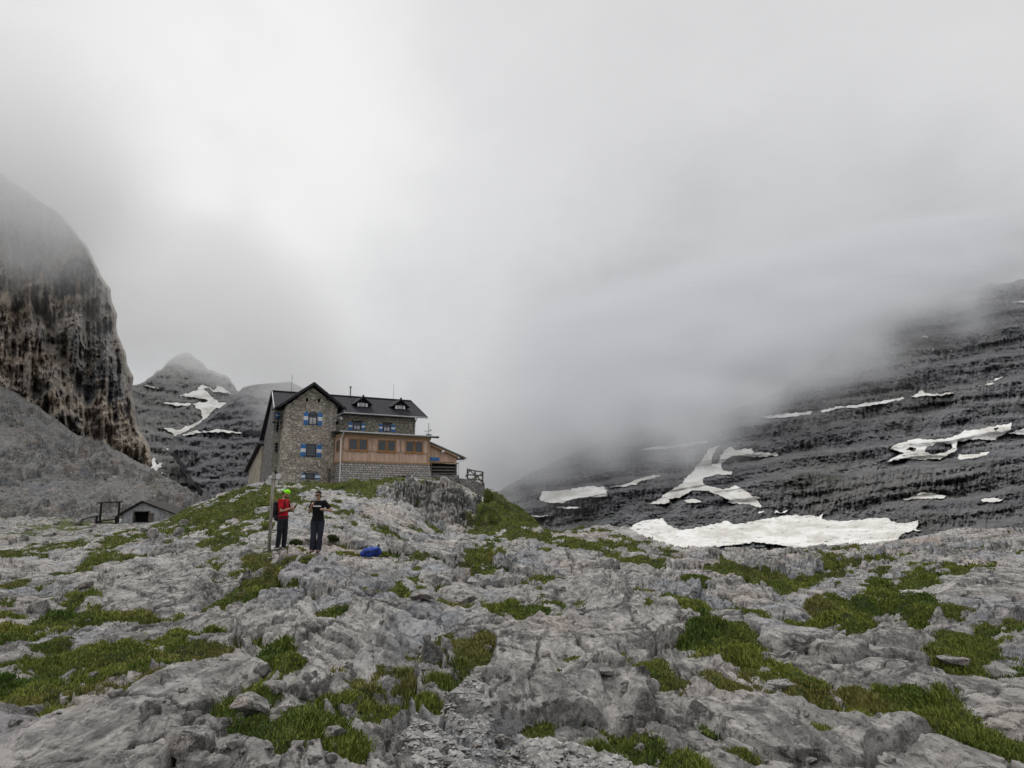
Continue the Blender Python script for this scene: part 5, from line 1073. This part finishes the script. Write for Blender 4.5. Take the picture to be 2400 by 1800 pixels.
NAMED = [(1084, 1345, 50, 44, "squarish grey boulder beside the dark hollow in mid slope", 0), (993, 1396, 76, 36, "domed pale rock between the mid-slope turf and the dark cleft", 0), (867, 1390, 33, 22, "small upright rock left of the domed pale rock", 0), (1089, 1408, 74, 32, "long wedge rock right of the domed pale rock", 0),
 (999, 1506, 24, 16, "small round stone at the top of the central grass gully", 0), (1417, 1580, 64, 28, "pale flat stone perched above the dark mossy hole", 1), (1319, 1384, 26, 14, "small white stone on top of the fissured outcrop", 0), (936, 1756, 22, 28, "upright white stone in the gravel at bottom centre", 0),
 (188, 1374, 52, 24, "flat-topped boulder at the upper edge of the left grass strip", 0), (84, 1424, 52, 36, "rounded grey boulder near the left edge above the grass", 0), (33, 1600, 60, 18, "thin bright slab at the left edge in the meadow", 1), (64, 1664, 62, 32, "slanted stone low in the left meadow", 0),
 (298, 1599, 40, 18, "white stone on the dark tuft in the left meadow", 0), (262, 1632, 30, 16, "small white stone below the dark tuft", 0), (344, 1668, 54, 48, "tall pointed stone between meadow and slabs", 0), (430, 1722, 150, 110, "largest long slab at bottom left", 1), (570, 1650, 140, 90, "broad pale slab beside the yellow grass", 1),
 (634, 1600, 70, 56, "upper end slab of the broad pale pair", 1), (610, 1572, 42, 26, "rounded stone above the broad slabs", 0), (775, 1722, 72, 48, "dark grey boulder at bottom centre-left in grass", 0), (622, 1752, 30, 12, "little flat stone in the grass left of the dark boulder", 1), (546, 1632, 36, 42, "narrow leaning stone left of the broad slab", 0),
 (1797, 1542, 34, 30, "blocky stone at the end of the right turf patch", 0), (1730, 1570, 30, 18, "rounded stone beside the blocky one on the right turf", 0), (2250, 1560, 96, 44, "pinkish slab tilted towards the right edge", 1), (1860, 1600, 130, 40, "long flat slab below the right turf patch", 1), (2141, 1393, 52, 16, "flat ledge stone above the right hollow", 1),
 (648, 1291, 18, 9, "small stone at the feet of the man in red", 0), (716, 1270, 34, 15, "flat stone left of the woman's legs", 1), (712, 1309, 24, 9, "pale stone in front of the woman", 0), (766, 1286, 18, 9, "pale stone right of the woman's shoes", 0), (629, 1312, 22, 11, "stone just below the signpost", 0)]
for px, py, w, h, lb, sl in NAMED:
    k = dict(slab=bool(sl))
    if w > 100: k.update(depth=.75, sink=.34, yaw=-.5 if px < 700 else .2)
    put_rock(px, py, w, h, lb, **k)
rr = random.Random(12)
for k in range(110):
    px = rr.choice((rr.uniform(850, 1550), rr.uniform(-20, 2420), rr.uniform(500, 1300))); py = 1330 + 460 * rr.random() ** .6; w = rr.uniform(9, 26) * (.5 + (py - 1300) / 420)
    put_rock(px, py, w, w * rr.uniform(.4, .75), "loose pale limestone fragment lying on the slope", "stone", "loose limestone fragments", seed=k)

for k in range(34):
    px = rr.uniform(-20, 440); py = 1216 + rr.random() * 62 + (0 if px < 240 else -4); w = rr.uniform(9, 34)
    if 236 < px < 425 and py < 1240: continue
    put_rock(px, py, w, w * rr.uniform(.45, .8), "grey boulder strewn over the flat between shed and scree", "boulder", "boulders below the scree", seed=k + 300)

# ------------------------------------------------------------------ gravel of the trodden path
def gravel():
    rng = np.random.default_rng(4); m = (GV > .25) & (GY < 16) & (np.abs(GX / GY) < .75); idx = np.nonzero(m)[0]
    if not len(idx): return
    w = GV[idx] ** 2 * (.25 + sst(-.2, .4, fbm(GX[idx] * 1.5, GY[idx], 4, 431))); idx = rng.choice(idx, 11000, p=w / w.sum()); n = len(idx)
    base = np.array([(1, 0, 0), (.3, .95, 0), (-.8, .6, 0), (-.8, -.6, 0), (.35, -.9, 0), (.2, .1, .62), (-.2, -.15, -.5)]); fc = np.array([(0, 1, 5), (1, 2, 5), (2, 3, 5), (3, 4, 5), (4, 0, 5), (1, 0, 6), (2, 1, 6), (3, 2, 6), (4, 3, 6), (0, 4, 6)])
    sz = rng.lognormal(-4.75, .65, n).clip(.004, .06); a = rng.uniform(0, 6.28, n); st = rng.uniform(.6, 1, (n, 3)); jit = rng.normal(0, .16, (n, 7, 3))
    V_ = (base[None] + jit) * st[:, None, :] * sz[:, None, None]; c, s_ = np.cos(a)[:, None], np.sin(a)[:, None]
    x = V_[..., 0] * c - V_[..., 1] * s_ + (GX[idx] + rng.normal(0, .01, n))[:, None]; y = V_[..., 0] * s_ + V_[..., 1] * c + (GY[idx] + rng.normal(0, .01, n))[:, None]; z = V_[..., 2] + (GH[idx] + sz * .25)[:, None]
    P = np.stack([x, y, z], -1).reshape(-1, 3); Q = (fc[None] + 7 * np.arange(n)[:, None, None]).reshape(-1, 3); t_ = rng.uniform(.6, 1.25, n); tone = np.repeat(np.stack([t_ * .33, t_ * .322, t_ * .31], 1), 7, 0)
    m, t, bs = new_mat("limestone chips", .9, .2); setc(t, bs, t.n('ShaderNodeAttribute', attribute_name='tone').outputs['Color'])
    tag(np_mesh("gravel", P, Q, m, smooth=False, colors=tone), "pale limestone gravel of the trodden path", "gravel", kind='stuff')
gravel()

# ------------------------------------------------------------------ grass
def grass():
    rng = np.random.default_rng(7); m = (GG > .45) & (GY < 70) & (GY > 3.6) & (np.abs(GX / GY) < .80); idx = np.nonzero(m)[0]
    w = GG[idx] * np.clip(GY[idx] / 9, .5, 1.3); n = 150000; idx = rng.choice(idx, n, p=w / w.sum()); B = 5
    y = GY[idx]; x = GX[idx]; patch = fbm(x * .9, y * .7, 4, 401); tall = sst(.0, .5, fbm(x * 1.6, y * 1.2, 3, 403)); dry = sst(.05, .45, fbm(x * .7 + 9, y * .6, 3, 405))
    hgt = (.024 + .046 * tall) * (1 + .35 * np.clip((y - 8) / 25, 0, 1.4)); wid = np.maximum(.0035, y * .00075)
    rx = rng.normal(0, 1, (n, B)) * (.018 + y[:, None] * .0015); ry = rng.normal(0, 1, (n, B)) * (.018 + y[:, None] * .003)
    bx = x[:, None] + rx; by = y[:, None] + ry; a = rng.uniform(0, 6.28, (n, B)); ln = rng.uniform(.1, 1.0, (n, B)); hh = hgt[:, None] * rng.uniform(.55, 1.3, (n, B))
    bz = GH[idx][:, None] - .012 + 0 * bx; ca, sa = np.cos(a), np.sin(a); pa = rng.uniform(-.5, .5, (n, B)); wx, wy = np.cos(pa) * wid[:, None], np.sin(pa) * wid[:, None]
    tx, ty = bx + ca * hh * ln, by + sa * hh * ln; tz = bz + hh; mx, my, mz = bx + ca * hh * ln * .35, by + sa * hh * ln * .35, bz + hh * .6
    P = np.stack([np.stack([bx - wx, by - wy, bz], -1), np.stack([bx + wx, by + wy, bz], -1), np.stack([mx + wx * .8, my + wy * .8, mz], -1), np.stack([mx - wx * .8, my - wy * .8, mz], -1), np.stack([tx, ty, tz], -1)], 2).reshape(-1, 3)
    k = 5 * np.arange(n * B)[:, None]; Q = np.concatenate([k + np.array([[0, 1, 2]]), k + np.array([[0, 2, 3]]), k + np.array([[3, 2, 4]])], 0)
    g1, g2, g3 = np.array([.062, .110, .016]), np.array([.205, .225, .040]), np.array([.20, .165, .06])
    mixv = np.clip(.5 + patch + rng.normal(0, .22, n), 0, 1)[:, None]; c = g1 * (1 - mixv) + g2 * mixv; dv = (np.clip(dry + rng.normal(0, .15, n), 0, 1) * .6)[:, None]; c = c * (1 - dv) + g3 * dv
    tone = np.repeat(c[:, None, :] * rng.uniform(.6, 1.35, (n, B))[..., None], 5, 1).reshape(-1, 3); tone = tone.reshape(n, B, 3) if tone.shape[0] == n * B else tone
    tone = np.repeat((c[:, None, :] * rng.uniform(.6, 1.35, (n, B))[..., None]).reshape(-1, 3), 5, 0)
    m, t, bs = new_mat("grass blades", .7, .25); col = t.n('ShaderNodeAttribute', attribute_name='tone').outputs['Color']; setc(t, bs, col)
    tag(np_mesh("grass", P, Q, m, smooth=False, colors=tone), "short green and yellowing alpine grass between the rocks", "grass", kind='stuff')
grass()

# ------------------------------------------------------------------ low shrubs
def shrub(px, py, w, h, label):
    p = hit(px, py + h * .4); s = p.y / (F * cP); W_ = w * s / 2; H_ = h * s; rng = np.random.default_rng(int(px)); n = 2600
    a = rng.uniform(0, 6.28, n); r = np.sqrt(rng.uniform(0, 1, n)); zz = rng.uniform(.0, 1, n) * np.sqrt(np.clip(1 - r ** 2, 0, 1)); lump = .8 + .35 * fbm(np.cos(a) * 2 + px, np.sin(a) * 2 + zz * 2, 3, 9)
    c = np.stack([np.cos(a) * r * W_ * lump, np.sin(a) * r * W_ * lump * .8, zz * H_ * lump], 1); d1 = rng.normal(0, 1, (n, 3)); d1 /= np.linalg.norm(d1, axis=1)[:, None]; d2 = np.cross(d1, rng.normal(0, 1, (n, 3))); d2 /= np.linalg.norm(d2, axis=1)[:, None]
    L = rng.uniform(.04, .075, n)[:, None] * max(1, W_ * .9); P = np.stack([c - d1 * L, c + d2 * L * .35, c + d1 * L, c - d2 * L * .35], 1).reshape(-1, 3); Q = (np.arange(n)[:, None] * 4 + np.arange(4)[None]); t_ = rng.uniform(.6, 1.4, n)
    tone = np.repeat(np.stack([.045 * t_, .066 * t_, .018 * t_], 1), 4, 0); e = empty("shrub", (p.x, p.y, p.z - .03), label, "shrub", "low mountain shrubs")
    if "shrub leaves" not in bpy.data.materials: m, t, bs = new_mat("shrub leaves", .7, .25); setc(t, bs, t.n('ShaderNodeAttribute', attribute_name='tone').outputs['Color'])
    np_mesh("foliage", P, Q, bpy.data.materials["shrub leaves"], parent=e, smooth=False, colors=tone)
    b = MB()
    for i in range(7): a_ = i * .9; b.tube([(0, 0, -.02), (math.cos(a_) * W_ * .3, math.sin(a_) * W_ * .25, H_ * .3), (math.cos(a_) * W_ * .65, math.sin(a_) * W_ * .5, H_ * .5)], [.012, .009, .005], 5)
    b.build("stem", M_OLDWOOD, e)
shrub(778, 1268, 34, 15, "dark green shrub just right of the woman's legs"); shrub(692, 1270, 30, 12, "dark low shrub between the man and the woman"); shrub(1830, 1262, 60, 20, "dark low shrub on the far outcrop under the snowfield")
